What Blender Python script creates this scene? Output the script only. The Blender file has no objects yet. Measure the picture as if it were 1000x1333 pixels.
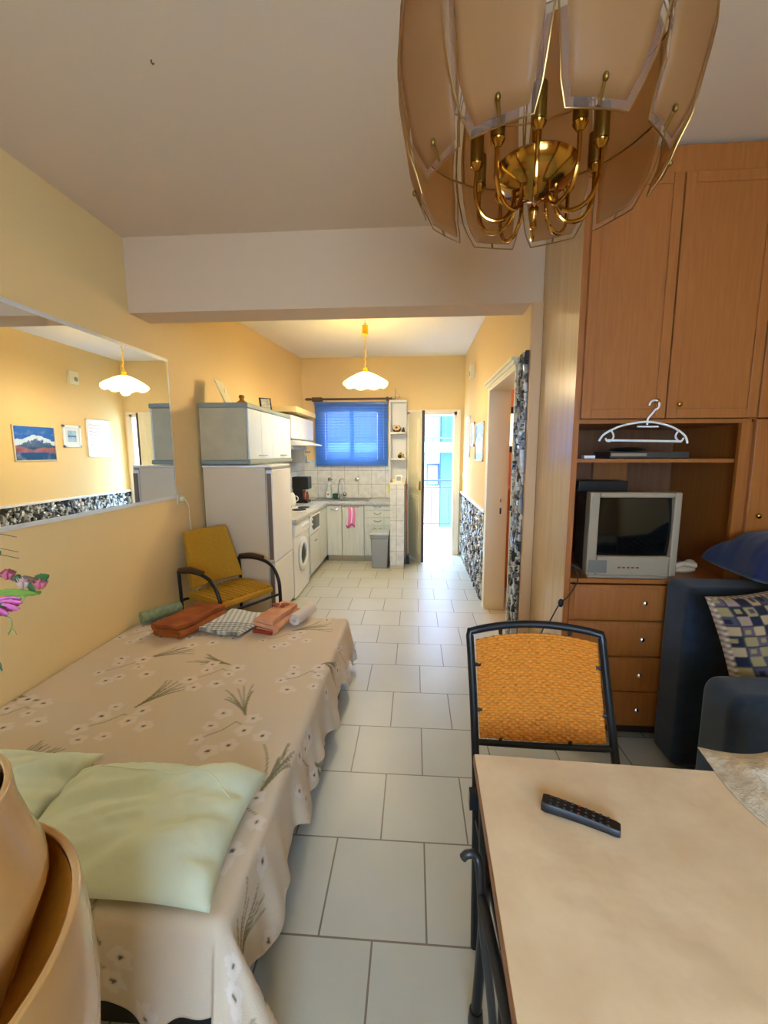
import bpy, math, random
import numpy as np
from mathutils import Vector, Matrix, noise
random.seed(7); np.random.seed(7)
PI = math.pi
S = bpy.context.scene
COL = S.collection

# ---------------------------------------------------------------- camera, world, light, exposure
cam = bpy.data.cameras.new('camera'); cam_o = bpy.data.objects.new('camera', cam); COL.objects.link(cam_o)
cam.sensor_fit = 'HORIZONTAL'; cam.sensor_width = 36.0; cam.lens = 36.0 * 560 / 1000; cam.clip_start = 0.02
cam_o.matrix_world = (Matrix.Translation((0, 0, 1.5)) @ Matrix.Rotation(math.radians(4.0), 4, 'Z')
                      @ Matrix.Rotation(math.radians(90 - 7.87), 4, 'X') @ Matrix.Rotation(math.radians(-0.1), 4, 'Z'))
S.camera = cam_o
S.view_settings.view_transform = 'Standard'; S.view_settings.look = 'None'
S.view_settings.gamma = 1; S.view_settings.use_curve_mapping = False
S.view_settings.exposure = 1.2

W = bpy.data.worlds.new('world'); S.world = W; W.use_nodes = True
bg = W.node_tree.nodes['Background']; bg.inputs[0].default_value = (0.38, 0.62, 1.0, 1); bg.inputs[1].default_value = 11.0

def light(name, kind, loc, rot, power, color, **k):
    d = bpy.data.lights.new(name, kind); d.energy = power; d.color = color
    for a, v in k.items(): setattr(d, a, v)
    o = bpy.data.objects.new(name, d); o.location = loc; o.rotation_euler = rot; COL.objects.link(o); return o
sun = light('sun', 'SUN', (0, 0, 8), (0, 0, 0), 2.6, (1.0, 0.96, 0.9), angle=0.01)
sun.rotation_euler = Vector((0.75, 0.62, -0.9)).to_track_quat('-Z', 'Y').to_euler()
# added area light in the unseen window behind the camera, brightens the front room
light('rear_fill_light', 'AREA', (0.1, -1.61, 1.55), (PI / 2, 0, PI), 42, (1.0, 0.93, 0.72), shape='RECTANGLE', size=1.3, size_y=1.3)
po = light('balcony_door_portal', 'AREA', (0.25, 6.42, 1.03), (-PI / 2, 0, 0), 1, (1, 1, 1), shape='RECTANGLE', size=0.7, size_y=2.06)
po.data.cycles.is_portal = True

# ---------------------------------------------------------------- materials
def lin(c):
    return tuple(((v / 255) / 12.92 if v / 255 <= 0.04045 else ((v / 255 + 0.055) / 1.055) ** 2.4) for v in c[:3]) + (1,)
MATS = {}
def mat(name, c, rough=0.6, metal=0.0, var=0.0, vscale=8.0, bump=0.0, bscale=60.0, stretch=(1, 1, 1), c2=None,
        alpha=None, trans=None, emit=None, spec=None, coat=0.0, sheen=0.0):
    if name in MATS: return MATS[name]
    m = bpy.data.materials.new(name); m.use_nodes = True; N = m.node_tree.nodes; L = m.node_tree.links
    b = N['Principled BSDF']; b.inputs['Base Color'].default_value = lin(c)
    b.inputs['Roughness'].default_value = rough; b.inputs['Metallic'].default_value = metal
    if spec is not None: b.inputs['Specular IOR Level'].default_value = spec
    if coat: b.inputs['Coat Weight'].default_value = coat; b.inputs['Coat Roughness'].default_value = 0.1
    if sheen: b.inputs['Sheen Weight'].default_value = sheen
    if trans: b.inputs['Transmission Weight'].default_value = trans
    if alpha is not None: b.inputs['Alpha'].default_value = alpha
    if emit: b.inputs['Emission Color'].default_value = lin(emit[0]); b.inputs['Emission Strength'].default_value = emit[1]
    if var or c2 or bump:
        tc = N.new('ShaderNodeNewGeometry'); mp = N.new('ShaderNodeMapping'); mp.inputs['Scale'].default_value = stretch
        L.new(tc.outputs['Position'], mp.inputs[0])
    if var or c2:
        n = N.new('ShaderNodeTexNoise'); n.inputs['Scale'].default_value = vscale; n.inputs['Detail'].default_value = 6
        L.new(mp.outputs[0], n.inputs['Vector'])
        r = N.new('ShaderNodeValToRGB')
        ca = lin(c); cb = lin(c2) if c2 else tuple(v * (1 - var) for v in ca[:3]) + (1,)
        r.color_ramp.elements[0].position = 0.35; r.color_ramp.elements[1].position = 0.65
        r.color_ramp.elements[0].color = cb; r.color_ramp.elements[1].color = ca
        L.new(n.outputs[0], r.inputs[0]); L.new(r.outputs[0], b.inputs['Base Color'])
    if bump:
        n2 = N.new('ShaderNodeTexNoise'); n2.inputs['Scale'].default_value = bscale; n2.inputs['Detail'].default_value = 3
        L.new(mp.outputs[0], n2.inputs['Vector'])
        bp = N.new('ShaderNodeBump'); bp.inputs['Strength'].default_value = bump; bp.inputs['Distance'].default_value = 0.01
        L.new(n2.outputs[0], bp.inputs['Height']); L.new(bp.outputs[0], b.inputs['Normal'])
    MATS[name] = m; return m

def vcol_mat(name, rough=0.8, bump=0.0, bscale=200, spec=0.3, metal=0.0):
    if name in MATS: return MATS[name]
    m = bpy.data.materials.new(name); m.use_nodes = True; N = m.node_tree.nodes; L = m.node_tree.links
    b = N['Principled BSDF']; b.inputs['Roughness'].default_value = rough; b.inputs['Specular IOR Level'].default_value = spec
    b.inputs['Metallic'].default_value = metal
    a = N.new('ShaderNodeVertexColor'); a.layer_name = 'pattern'; L.new(a.outputs[0], b.inputs['Base Color'])
    if bump:
        n2 = N.new('ShaderNodeTexNoise'); n2.inputs['Scale'].default_value = bscale
        tc = N.new('ShaderNodeNewGeometry'); L.new(tc.outputs['Position'], n2.inputs['Vector'])
        bp = N.new('ShaderNodeBump'); bp.inputs['Strength'].default_value = bump; bp.inputs['Distance'].default_value = 0.005
        L.new(n2.outputs[0], bp.inputs['Height']); L.new(bp.outputs[0], b.inputs['Normal'])
    MATS[name] = m; return m

def brick_mat(name, c1, c2, cm, bw, rh, mortar, origin, axes, offset=0.5, rough=0.35, marble=0.0, bump=0.3):
    """tiles laid out with the brick texture; axes picks which world axes run along a row and up the rows"""
    m = bpy.data.materials.new(name); m.use_nodes = True; N = m.node_tree.nodes; L = m.node_tree.links
    b = N['Principled BSDF']; b.inputs['Roughness'].default_value = rough
    g = N.new('ShaderNodeNewGeometry'); s = N.new('ShaderNodeSeparateXYZ'); L.new(g.outputs['Position'], s.inputs[0])
    cb = N.new('ShaderNodeCombineXYZ')
    for k in (0, 1):
        mth = N.new('ShaderNodeMath'); mth.operation = 'SUBTRACT'; mth.inputs[1].default_value = origin[k]
        L.new(s.outputs[axes[k]], mth.inputs[0]); L.new(mth.outputs[0], cb.inputs[k])
    t = N.new('ShaderNodeTexBrick'); t.offset = offset; t.inputs['Scale'].default_value = 1.0
    t.inputs['Brick Width'].default_value = bw; t.inputs['Row Height'].default_value = rh
    t.inputs['Mortar Size'].default_value = mortar; t.inputs['Mortar Smooth'].default_value = 0.2
    t.inputs['Color1'].default_value = lin(c1); t.inputs['Color2'].default_value = lin(c2); t.inputs['Mortar'].default_value = lin(cm)
    L.new(cb.outputs[0], t.inputs['Vector'])
    n = N.new('ShaderNodeTexNoise'); n.inputs['Scale'].default_value = 14 if marble else 3; n.inputs['Detail'].default_value = 8
    L.new(g.outputs['Position'], n.inputs['Vector'])
    rp = N.new('ShaderNodeValToRGB'); rp.color_ramp.elements[0].position = 0.35; rp.color_ramp.elements[1].position = 0.6
    lo = 1 - (marble or 0.06); rp.color_ramp.elements[0].color = (lo, lo, lo, 1); rp.color_ramp.elements[1].color = (1, 1, 1, 1)
    L.new(n.outputs[0], rp.inputs[0])
    mx = N.new('ShaderNodeMixRGB'); mx.blend_type = 'MULTIPLY'; mx.inputs[0].default_value = 1
    L.new(t.outputs[0], mx.inputs[1]); L.new(rp.outputs[0], mx.inputs[2]); L.new(mx.outputs[0], b.inputs['Base Color'])
    bp = N.new('ShaderNodeBump'); bp.invert = True; bp.inputs['Strength'].default_value = bump; bp.inputs['Distance'].default_value = 0.003
    L.new(t.outputs['Fac'], bp.inputs['Height']); L.new(bp.outputs[0], b.inputs['Normal'])
    return m

def mix_glass(name, c, fac, rough=0.5, trans_c=(255, 255, 255), translucent=0.4):
    """thin sheet: part see-through, part frosted"""
    m = bpy.data.materials.new(name); m.use_nodes = True; N = m.node_tree.nodes; L = m.node_tree.links
    out = N['Material Output']; b = N['Principled BSDF']; b.inputs['Base Color'].default_value = lin(c); b.inputs['Roughness'].default_value = rough
    t = N.new('ShaderNodeBsdfTransparent'); t.inputs[0].default_value = lin(trans_c)
    tl = N.new('ShaderNodeBsdfTranslucent'); tl.inputs[0].default_value = lin(c)
    m1 = N.new('ShaderNodeMixShader'); m1.inputs[0].default_value = translucent; L.new(b.outputs[0], m1.inputs[1]); L.new(tl.outputs[0], m1.inputs[2])
    m2 = N.new('ShaderNodeMixShader'); m2.inputs[0].default_value = fac; L.new(t.outputs[0], m2.inputs[1]); L.new(m1.outputs[0], m2.inputs[2])
    L.new(m2.outputs[0], out.inputs[0]); return m

M = dict(
    wall=mat('peach_wall', (236, 204, 142), 0.85, bump=0.05, bscale=90),
    ceil=mat('ceiling_paint', (220, 194, 162), 0.9, bump=0.05, bscale=70), ceilk=mat('kitchen_ceiling_paint', (240, 236, 228), 0.9),
    beam=mat('beam_paint', (214, 182, 146), 0.9),
    orange=mat('orange_wall', (240, 160, 104), 0.8),
    wood=mat('beech_veneer', (166, 98, 38), 0.45, c2=(156, 89, 32), vscale=7, stretch=(14, 14, 0.8), coat=0.15),
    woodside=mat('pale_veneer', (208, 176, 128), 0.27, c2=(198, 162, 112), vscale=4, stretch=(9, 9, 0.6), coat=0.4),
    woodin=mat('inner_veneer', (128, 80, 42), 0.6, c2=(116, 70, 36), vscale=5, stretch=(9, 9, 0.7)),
    trimwood=mat('door_lining', (214, 170, 118), 0.5),
    cream=mat('cream_paint', (234, 224, 184), 0.45),
    white=mat('white_plastic', (235, 235, 230), 0.35),
    enamel=mat('white_enamel', (232, 230, 224), 0.25),
    fridgeside=mat('fridge_side', (222, 200, 164), 0.4, bump=0.08, bscale=300),
    laminate=mat('grey_laminate', (214, 216, 204), 0.4, c2=(204, 206, 192), vscale=6, stretch=(6, 6, 0.6)),
    cabside=mat('cabinet_side', (198, 184, 146), 0.5, c2=(188, 174, 138), vscale=8),
    cabfront=mat('cabinet_front', (214, 226, 228), 0.35),
    cabtrim=mat('cabinet_trim', (142, 150, 138), 0.45),
    worktop=mat('worktop', (206, 205, 196), 0.35, c2=(170, 170, 160), vscale=60),
    steel=mat('steel', (190, 190, 185), 0.25, 1.0),
    chrome=mat('chrome', (225, 225, 225), 0.08, 1.0),
    brass=mat('brass', (176, 132, 62), 0.14, 1.0),
    brassd=mat('brass_sleeve', (120, 88, 30), 0.35, 0.8),
    wire=mat('gilt_wire', (150, 112, 60), 0.28, 0.9),
    black=mat('black_plastic', (18, 18, 18), 0.4),
    blackm=mat('black_metal', (20, 21, 24), 0.35, 0.2),
    darkglass=mat('dark_glass', (12, 13, 13), 0.08),
    tvgrey=mat('tv_grey', (158, 140, 114), 0.4, bump=0.03, bscale=400),
    tvdark=mat('tv_speaker_grey', (120, 112, 98), 0.6, bump=0.4, bscale=500),
    hob=mat('hot_plate', (40, 36, 34), 0.5),
    rodwood=mat('dark_rod', (84, 60, 42), 0.5),
    blind=mix_glass('blue_blind', (84, 138, 208), 1.0, 0.4, translucent=0.38),
    bin=mat('grey_bin', (150, 154, 154), 0.45), binlid=mat('bin_lid', (176, 184, 184), 0.4),
    navy=mat('navy_cloth', (32, 48, 68), 0.95, var=0.35, vscale=25, bump=0.25, bscale=300, sheen=0.2),
    navyb=mat('deep_blue_cloth', (16, 26, 66), 0.95, bump=0.2, bscale=250, sheen=0.2),
    mattress=mat('mattress_dark', (48, 44, 42), 0.9),
    mint=mat('mint_cotton', (226, 232, 200), 0.85, bump=0.12, bscale=30),
    table=mat('table_cover', (238, 210, 170), 0.5, c2=(226, 195, 154), vscale=9, bump=0.5, bscale=9),
    tedge=mat('table_edge', (150, 104, 70), 0.5),
    lace=mat('cream_cloth', (218, 204, 178), 0.85, c2=(190, 172, 144), vscale=40, bump=0.6, bscale=90),
    yellow=mat('mustard_fabric', (196, 146, 30), 0.8, var=0.15, vscale=80, bump=0.3, bscale=200),
    brownarm=mat('brown_arm', (74, 52, 38), 0.4),
    amber=mat('amber_glaze', (216, 172, 112), 0.22, c2=(202, 154, 92), vscale=3, coat=0.6),
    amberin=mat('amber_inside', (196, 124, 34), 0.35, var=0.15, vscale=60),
    leaf=mat('green_leaf', (52, 92, 40), 0.5, var=0.3, vscale=30), leaf2=mat('yellow_green_leaf', (112, 142, 52), 0.5, var=0.3, vscale=30),
    stem=mat('brown_stem', (96, 70, 50), 0.7), pink=mat('pink_petal', (190, 100, 112), 0.7, c2=(166, 66, 76), vscale=60),
    pinkp=mat('dusty_petal', (176, 140, 122), 0.7), magenta=mat('magenta_petal', (200, 96, 146), 0.6),
    facade=mat('white_facade', (176, 166, 156), 0.9), bluecol=mat('pale_blue_paint', (66, 96, 150), 0.9),
    rail=mat('railing_paint', (70, 82, 108), 0.5), balc=mat('balcony_kerb', (206, 210, 216), 0.8),
    red=mat('tile_roof', (210, 120, 96), 0.8),
)
M['floor'] = brick_mat('floor_tiles', (196, 194, 178), (190, 188, 172), (126, 112, 92), 0.338, 0.3505, 0.0035, (-0.119, 1.135), (0, 1), rough=0.38)
M['walltile'] = brick_mat('wall_tiles', (226, 226, 216), (222, 222, 212), (176, 172, 160), 0.2, 0.2, 0.0035, (-1.62, 0.84), (0, 2), offset=0, rough=0.2, marble=0.16)
M['walltile_y'] = brick_mat('wall_tiles_side', (226, 226, 216), (222, 222, 212), (176, 172, 160), 0.2, 0.2, 0.0035, (5.42, 0.84), (1, 2), offset=0, rough=0.2, marble=0.16)
M['baltile'] = brick_mat('balcony_tiles', (170, 178, 192), (160, 168, 182), (130, 130, 135), 0.2, 0.2, 0.006, (0, 0), (0, 1), offset=0)
M['frost_up'] = mix_glass('smoked_glass', (188, 145, 93), 0.56, 0.45, (244, 222, 192), 0.5)
M['clear'] = mix_glass('clear_rim_glass', (225, 215, 195), 0.10, 0.05, (250, 244, 232), 0.3)
M['pane'] = mix_glass('window_pane', (230, 240, 245), 0.08, 0.03, (250, 252, 252), 0.0)
mm = mat('mirror_silver', (236, 240, 240), 0.0, 1.0)

# ---------------------------------------------------------------- mesh builder
class MB:
    def __init__(s): s.v = []; s.f = []; s.c = None
    def add(s, vs, fs):
        n = len(s.v); s.v += [tuple(v) for v in vs]; s.f += [tuple(i + n for i in f) for f in fs]; return s
    def box(s, x0, x1, y0, y1, z0, z1, rot=None, piv=None):
        vs = [Vector((x, y, z)) for z in (z0, z1) for y in (y0, y1) for x in (x0, x1)]
        if rot:
            p = Vector(piv) if piv else Vector(((x0 + x1) / 2, (y0 + y1) / 2, (z0 + z1) / 2))
            vs = [p + rot @ (v - p) for v in vs]
        return s.add(vs, [(0, 2, 3, 1), (4, 5, 7, 6), (0, 1, 5, 4), (2, 6, 7, 3), (0, 4, 6, 2), (1, 3, 7, 5)])
    def prism(s, poly, a0, a1, axis='z'):
        def mk(p, a): return {'z': (p[0], p[1], a), 'y': (p[0], a, p[1]), 'x': (a, p[0], p[1])}[axis]
        n = len(poly); vs = [mk(p, a0) for p in poly] + [mk(p, a1) for p in poly]
        return s.add(vs, [tuple(range(n))[::-1], tuple(range(n, 2 * n))] + [(i, (i + 1) % n, n + (i + 1) % n, n + i) for i in range(n)])
    def tube(s, pts, r, n=8, closed=False, cap=True):
        P = [Vector(p) for p in pts]; m = len(P); R = r if hasattr(r, '__len__') else [r] * m
        rings = []; prev = None
        for i, p in enumerate(P):
            if closed: t = (P[(i + 1) % m] - P[i - 1])
            else: t = P[min(i + 1, m - 1)] - P[max(i - 1, 0)]
            t.normalize()
            if prev is None:
                a = Vector((0, 0, 1)) if abs(t.z) < 0.9 else Vector((1, 0, 0)); u = t.cross(a).normalized()
            else:
                u = prev - t * prev.dot(t)
                u = u.normalized() if u.length > 1e-6 else t.orthogonal().normalized()
            prev = u; w = t.cross(u)
            rings.append([p + (u * math.cos(2 * PI * k / n) + w * math.sin(2 * PI * k / n)) * R[i] for k in range(n)])
        vs = [v for rg in rings for v in rg]; fs = []
        for i in range(m if closed else m - 1):
            j = (i + 1) % m
            for k in range(n): fs.append((i * n + k, i * n + (k + 1) % n, j * n + (k + 1) % n, j * n + k))
        if cap and not closed: fs += [tuple(range(n))[::-1], tuple((m - 1) * n + k for k in range(n))]
        return s.add(vs, fs)
    def lathe(s, prof, c=(0, 0, 0), n=32, axis='z'):
        vs = []; fs = []
        for r, h in prof:
            for k in range(n):
                a = 2 * PI * k / n; x, y = r * math.cos(a), r * math.sin(a)
                p = {'z': (x, y, h), 'y': (x, h, y), 'x': (h, x, y)}[axis]
                vs.append((c[0] + p[0], c[1] + p[1], c[2] + p[2]))
        for i in range(len(prof) - 1):
            for k in range(n): fs.append((i * n + k, i * n + (k + 1) % n, (i + 1) * n + (k + 1) % n, (i + 1) * n + k))
        if prof[0][0] > 1e-5: fs.append(tuple(range(n))[::-1])
        if prof[-1][0] > 1e-5: fs.append(tuple((len(prof) - 1) * n + k for k in range(n)))
        return s.add(vs, fs)
    def lathe_open(s, prof, c=(0, 0, 0), n=48):
        vs = []; fs = []
        for r, h in prof:
            for k in range(n):
                a = 2 * PI * k / n; vs.append((c[0] + r * math.cos(a), c[1] + r * math.sin(a), c[2] + h))
        for i in range(len(prof) - 1):
            for k in range(n): fs.append((i * n + k, i * n + (k + 1) % n, (i + 1) * n + (k + 1) % n, (i + 1) * n + k))
        return s.add(vs, fs)
    def blob(s, c, r, n=10):
        prof = [(max(1e-6, math.sin(PI * i / n)) * 1.0, -math.cos(PI * i / n)) for i in range(n + 1)]
        vs = []; fs = []; k2 = n * 2
        for q, h in prof:
            for k in range(k2):
                a = 2 * PI * k / k2; vs.append((c[0] + r[0] * q * math.cos(a), c[1] + r[1] * q * math.sin(a), c[2] + r[2] * h))
        for i in range(n):
            for k in range(k2): fs.append((i * k2 + k, i * k2 + (k + 1) % k2, (i + 1) * k2 + (k + 1) % k2, (i + 1) * k2 + k))
        return s.add(vs, fs)
    def grid(s, fn, nu, nv):
        vs = [fn(i / (nu - 1), j / (nv - 1)) for j in range(nv) for i in range(nu)]
        return s.add(vs, [(j * nu + i, j * nu + i + 1, (j + 1) * nu + i + 1, (j + 1) * nu + i) for j in range(nv - 1) for i in range(nu - 1)])
    def rot(s, ang, piv=(0, 0, 0), axis='Z'):
        Rm = Matrix.Rotation(ang, 3, axis); p = Vector(piv)
        s.v = [tuple(p + Rm @ (Vector(v) - p)) for v in s.v]; return s
    def build(s, name, m, parent=None, label=None, bevel=0, seg=2, sharp=40, solid=0, sub=0, colors=None, soff=-1):
        off = Vector((0, 0, 0))
        if parent is None:
            a = np.array(s.v); lo = a.min(0); hi = a.max(0); off = Vector(((lo[0] + hi[0]) / 2, (lo[1] + hi[1]) / 2, lo[2]))
        elif parent.get('_w'):
            off = Vector(parent['_w'])
        me = bpy.data.meshes.new(name); me.from_pydata([tuple(Vector(v) - off) for v in s.v], [], s.f)
        me.materials.append(m); me.polygons.foreach_set('use_smooth', [True] * len(me.polygons))
        me.set_sharp_from_angle(angle=math.radians(sharp))
        if colors is not None:
            at = me.color_attributes.new('pattern', 'FLOAT_COLOR', 'POINT')
            at.data.foreach_set('color', np.asarray(colors, dtype=np.float32).ravel())
        o = bpy.data.objects.new(name, me); COL.objects.link(o)
        if parent is None: o.location = off
        else: o.parent = parent; 
        if parent is not None and parent.type == 'MESH' and not parent.get('_w'): pass
        if solid: md = o.modifiers.new('solid', 'SOLIDIFY'); md.thickness = solid; md.offset = soff
        if sub: md = o.modifiers.new('sub', 'SUBSURF'); md.levels = sub; md.render_levels = sub
        if bevel:
            md = o.modifiers.new('bevel', 'BEVEL'); md.width = bevel; md.segments = seg; md.limit_method = 'ANGLE'; md.harden_normals = True
        o['_w'] = list(off) if parent is None else list(Vector(parent['_w']))
        if label: o['label'] = label
        return o
def B(x0, x1, y0, y1, z0, z1, **k): return MB().box(x0, x1, y0, y1, z0, z1, **k)
def tag(o, label, cat, group=None):
    o['label'] = label; o['category'] = cat
    if group: o['group'] = group
    return o
def thing(name, label, cat, loc=(0, 0, 0), group=None):
    """Empty at the base of a thing; its parts are written in world coordinates and shifted to it"""
    o = bpy.data.objects.new(name, None); COL.objects.link(o); o.location = loc; o.empty_display_size = 0.05
    o['_w'] = list(loc); return tag(o, label, cat, group)
def struct(name, mb, m, parent=None, **k):
    o = mb.build(name, m, parent, **k)
    if parent is None: o['kind'] = 'structure'
    return o
def arc(c, r, a0, a1, n, plane='xz', h=0):
    out = []
    for i in range(n + 1):
        a = a0 + (a1 - a0) * i / n; p, q = c[0] + r * math.cos(a), c[1] + r * math.sin(a)
        out.append({'xz': (p, h, q), 'yz': (h, p, q), 'xy': (p, q, h)}[plane])
    return out
def smooth_path(pts, n=8):
    P = [Vector(p) for p in pts]; out = []
    for i in range(len(P) - 1):
        p0 = P[max(i - 1, 0)]; p1 = P[i]; p2 = P[i + 1]; p3 = P[min(i + 2, len(P) - 1)]
        for k in range(n):
            t = k / n
            out.append(0.5 * ((2 * p1) + (p2 - p0) * t + (2 * p0 - 5 * p1 + 4 * p2 - p3) * t * t + (3 * p1 - p0 - 3 * p2 + p3) * t ** 3))
    out.append(P[-1]); return out

# ================================================================ THE SETTING
XL, XR, CZ = -1.84, 0.70, 2.84
struct('floor', B(-2.0, 2.5, -1.75, 6.5, -0.12, 0), M['floor'])
struct('ceiling_front', B(-2.0, 2.5, -1.75, 2.91, CZ, 3.05), M['ceil'])
struct('ceiling', B(-2.0, 2.5, 2.91, 6.5, CZ, 3.05), M['ceilk'])
struct('wall_left', MB().prism([(XL, -1.6), (XL, 4.5), (-1.63, 6.3), (-2.0, 6.3), (-2.0, -1.6)], 0, CZ), M['wall'])
w = MB(); w.box(-2.0, -1.32, 6.3, 6.5, 0, CZ); w.box(-1.32, -0.50, 6.3, 6.5, 0, 1.38); w.box(-1.32, -0.50, 6.3, 6.5, 2.14, CZ)
w.box(-0.50, -0.10, 6.3, 6.5, 0, CZ); w.box(-0.10, 0.60, 6.3, 6.5, 2.07, CZ); w.box(0.60, 2.5, 6.3, 6.5, 0, CZ)
struct('wall_back', w, M['wall'])
w = MB(); w.box(XR, 0.85, 2.805, 3.05, 0, CZ); w.box(XR, 0.85, 3.05, 4.07, 2.07, CZ); w.box(XR, 0.85, 4.07, 6.3, 0, CZ)
struct('wall_right', w, M['wall'])
struct('wall_partition', B(0.85, 2.5, 2.805, 2.90, 0, CZ), M['orange'])
w = MB(); w.box(0.85, 0.985, 5.0, 5.1, 0, CZ); w.box(0.985, 1.5, 5.0, 5.1, 0, 1.5); w.box(0.985, 1.5, 5.0, 5.1, 2.0, CZ); w.box(1.5, 2.3, 5.0, 5.1, 0, CZ)
struct('wall_bathroom_back', w, M['orange'])
struct('wall_bathroom_right', B(2.3, 2.4, 2.9, 5.1, 0, CZ), M['orange'])
struct('wall_front_right', B(2.12, 2.3, -1.6, 2.8, 0, CZ), M['wall'])
w = MB(); w.box(-2.0, -0.6, -1.75, -1.6, 0, CZ); w.box(0.8, 2.5, -1.75, -1.6, 0, CZ); w.box(-0.6, 0.8, -1.75, -1.6, 0, 0.85); w.box(-0.6, 0.8, -1.75, -1.6, 2.25, CZ)
struct('wall_rear', w, M['wall'])
struct('trim_1', B(XL, 0.764, 2.79, 3.02, 2.39, CZ), M['beam'])           # dropped beam
struct('trim_2', B(0.70, 0.764, 2.765, 2.80, 0, 2.389), M['trimwood'], bevel=0.002)   # wall end board beside wardrobe
# unseen rear window, put in to let light into the front room
wn = struct('window_1', MB().box(-.6, .8, -1.72, -1.66, .85, .91).box(-.6, .8, -1.72, -1.66, 2.19, 2.25).box(-.6, -.54, -1.72, -1.66, .91, 2.19).box(.74, .8, -1.72, -1.66, .91, 2.19).box(.07, .13, -1.72, -1.66, .91, 2.19), M['cream'])
# kitchen window frame behind blind
wn = struct('window_2', MB().box(-1.32, -0.50, 6.34, 6.38, 1.38, 1.43).box(-1.32, -0.50, 6.34, 6.38, 2.09, 2.14).box(-1.32, -1.27, 6.34, 6.38, 1.43, 2.09).box(-0.55, -0.50, 6.34, 6.38, 1.43, 2.09).box(-0.94, -0.88, 6.34, 6.38, 1.43, 2.09), M['white'])
B(-1.27, -0.94, 6.355, 6.36, 1.43, 2.09).build('pane', M['pane'], wn); B(-0.88, -0.55, 6.355, 6.36, 1.43, 2.09).build('pane', M['pane'], wn)
# bathroom window
wn = struct('window_3', MB().box(0.985, 1.5, 5.0, 5.05, 1.5, 1.57).box(0.985, 1.5, 5.0, 5.05, 1.93, 2.0).box(0.985, 1.02, 5.0, 5.05, 1.57, 1.93).box(1.46, 1.5, 5.0, 5.05, 1.57, 1.93), M['black'])
B(1.02, 1.46, 5.02, 5.025, 1.57, 1.93).build('pane', M['pane'], wn)
# wall tiles behind the worktop
t = MB(); t.box(-1.66, -0.345, 6.285, 6.3, 0.84, 1.40)
struct('trim_3', t, M['walltile'])
t = MB(); t.prism([(-1.83, 4.5), (-1.62, 6.3), (-1.63, 6.3), (-1.84, 4.5)], 0.84, 1.40); t.box(-1.84, -1.83, 4.15, 4.5, 0.84, 1.40)
struct('trim_4', t, M['walltile_y'])

# stone cladding: irregular split stones standing out from the wall by different amounts
def stone_panel(name, x, y0, y1, z0, z1, step, cw, ch, seed):
    rs = np.random.RandomState(seed)
    ny, nz = int((y1 - y0) / step) + 1, int((z1 - z0) / step) + 1
    Y, Z = np.meshgrid(np.linspace(y0, y1, ny), np.linspace(z0, z1, nz))
    ncell = int((y1 - y0) * (z1 - z0) / (cw * ch)) + 6
    cy = rs.uniform(y0 - cw, y1 + cw, ncell); cz = rs.uniform(z0 - ch, z1 + ch, ncell)
    ang = rs.normal(0, 0.45, ncell); dep = rs.uniform(0.004, 0.03, ncell); tilt = rs.uniform(-0.35, 0.35, (ncell, 2))
    shade = rs.choice([0.02, 0.05, 0.16, 0.4, 0.62, 0.72], ncell, p=[.13, .10, .15, .20, .22, .20])
    best = np.full(Y.shape, 9e9); sec = best.copy(); idx = np.zeros(Y.shape, int)
    for k in range(ncell):
        dy, dz = Y - cy[k], Z - cz[k]; c, s = math.cos(ang[k]), math.sin(ang[k])
        d = ((dy * c + dz * s) / cw) ** 2 + ((-dy * s + dz * c) / ch) ** 2
        m = d < best; sec = np.where(m, best, np.minimum(sec, d)); idx = np.where(m, k, idx); best = np.where(m, d, best)
    edge = np.sqrt(sec) - np.sqrt(best)
    h = dep[idx] + tilt[idx, 0] * (Y - cy[idx]) * 0.5 + tilt[idx, 1] * (Z - cz[idx]) * 0.5
    h = np.clip(np.where(edge < 0.13, 0.002, h), 0.002, 0.035)
    X = x - h
    sh = np.where(edge < 0.13, 0.03, shade[idx]) * rs.uniform(0.8, 1.1, Y.shape)
    cols = np.stack([sh * 1.0, sh * 0.97, sh * 0.9, np.ones_like(sh)], -1).reshape(-1, 4)
    b = MB(); b.v = list(map(tuple, np.stack([X, Y, Z], -1).reshape(-1, 3)))
    b.f = [(j * ny + i, (j + 1) * ny + i, (j + 1) * ny + i + 1, j * ny + i + 1) for j in range(nz - 1) for i in range(ny - 1)]
    # side skirts so that the cladding has thickness
    n = len(b.v); sk = []
    for j in range(nz): sk.append(((j) * ny, y0)); 
    for jj in range(nz): b.v.append((x, y0, Z[jj, 0])); cols = np.vstack([cols, [[.05, .05, .05, 1]]])
    for jj in range(nz): b.v.append((x, y1, Z[jj, 0])); cols = np.vstack([cols, [[.05, .05, .05, 1]]])
    for jj in range(nz - 1):
        b.f.append((jj * ny, n + jj, n + jj + 1, (jj + 1) * ny))
        b.f.append((jj * ny + ny - 1, (jj + 1) * ny + ny - 1, n + nz + jj + 1, n + nz + jj))
    n = len(b.v)
    for ii in range(ny): b.v.append((x, Y[0, ii], z1)); cols = np.vstack([cols, [[.05, .05, .05, 1]]])
    for ii in range(ny - 1): b.f.append(((nz - 1) * ny + ii, n + ii, n + ii + 1, (nz - 1) * ny + ii + 1))
    return struct(name, b, vcol_mat('split_stone', 0.22, spec=0.6), sharp=20, colors=cols)
stone_panel('trim_5', 0.70, 4.16, 6.30, 0.0, 0.92, 0.011, 0.030, 0.055, 3)
struct('trim_6', B(0.665, 0.70, 4.16, 6.30, 0.92, 0.945), M['white'], bevel=0.003)
stone_panel('trim_7', 0.70, 2.80, 3.045, 0.0, 2.12, 0.008, 0.026, 0.06, 5)
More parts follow.
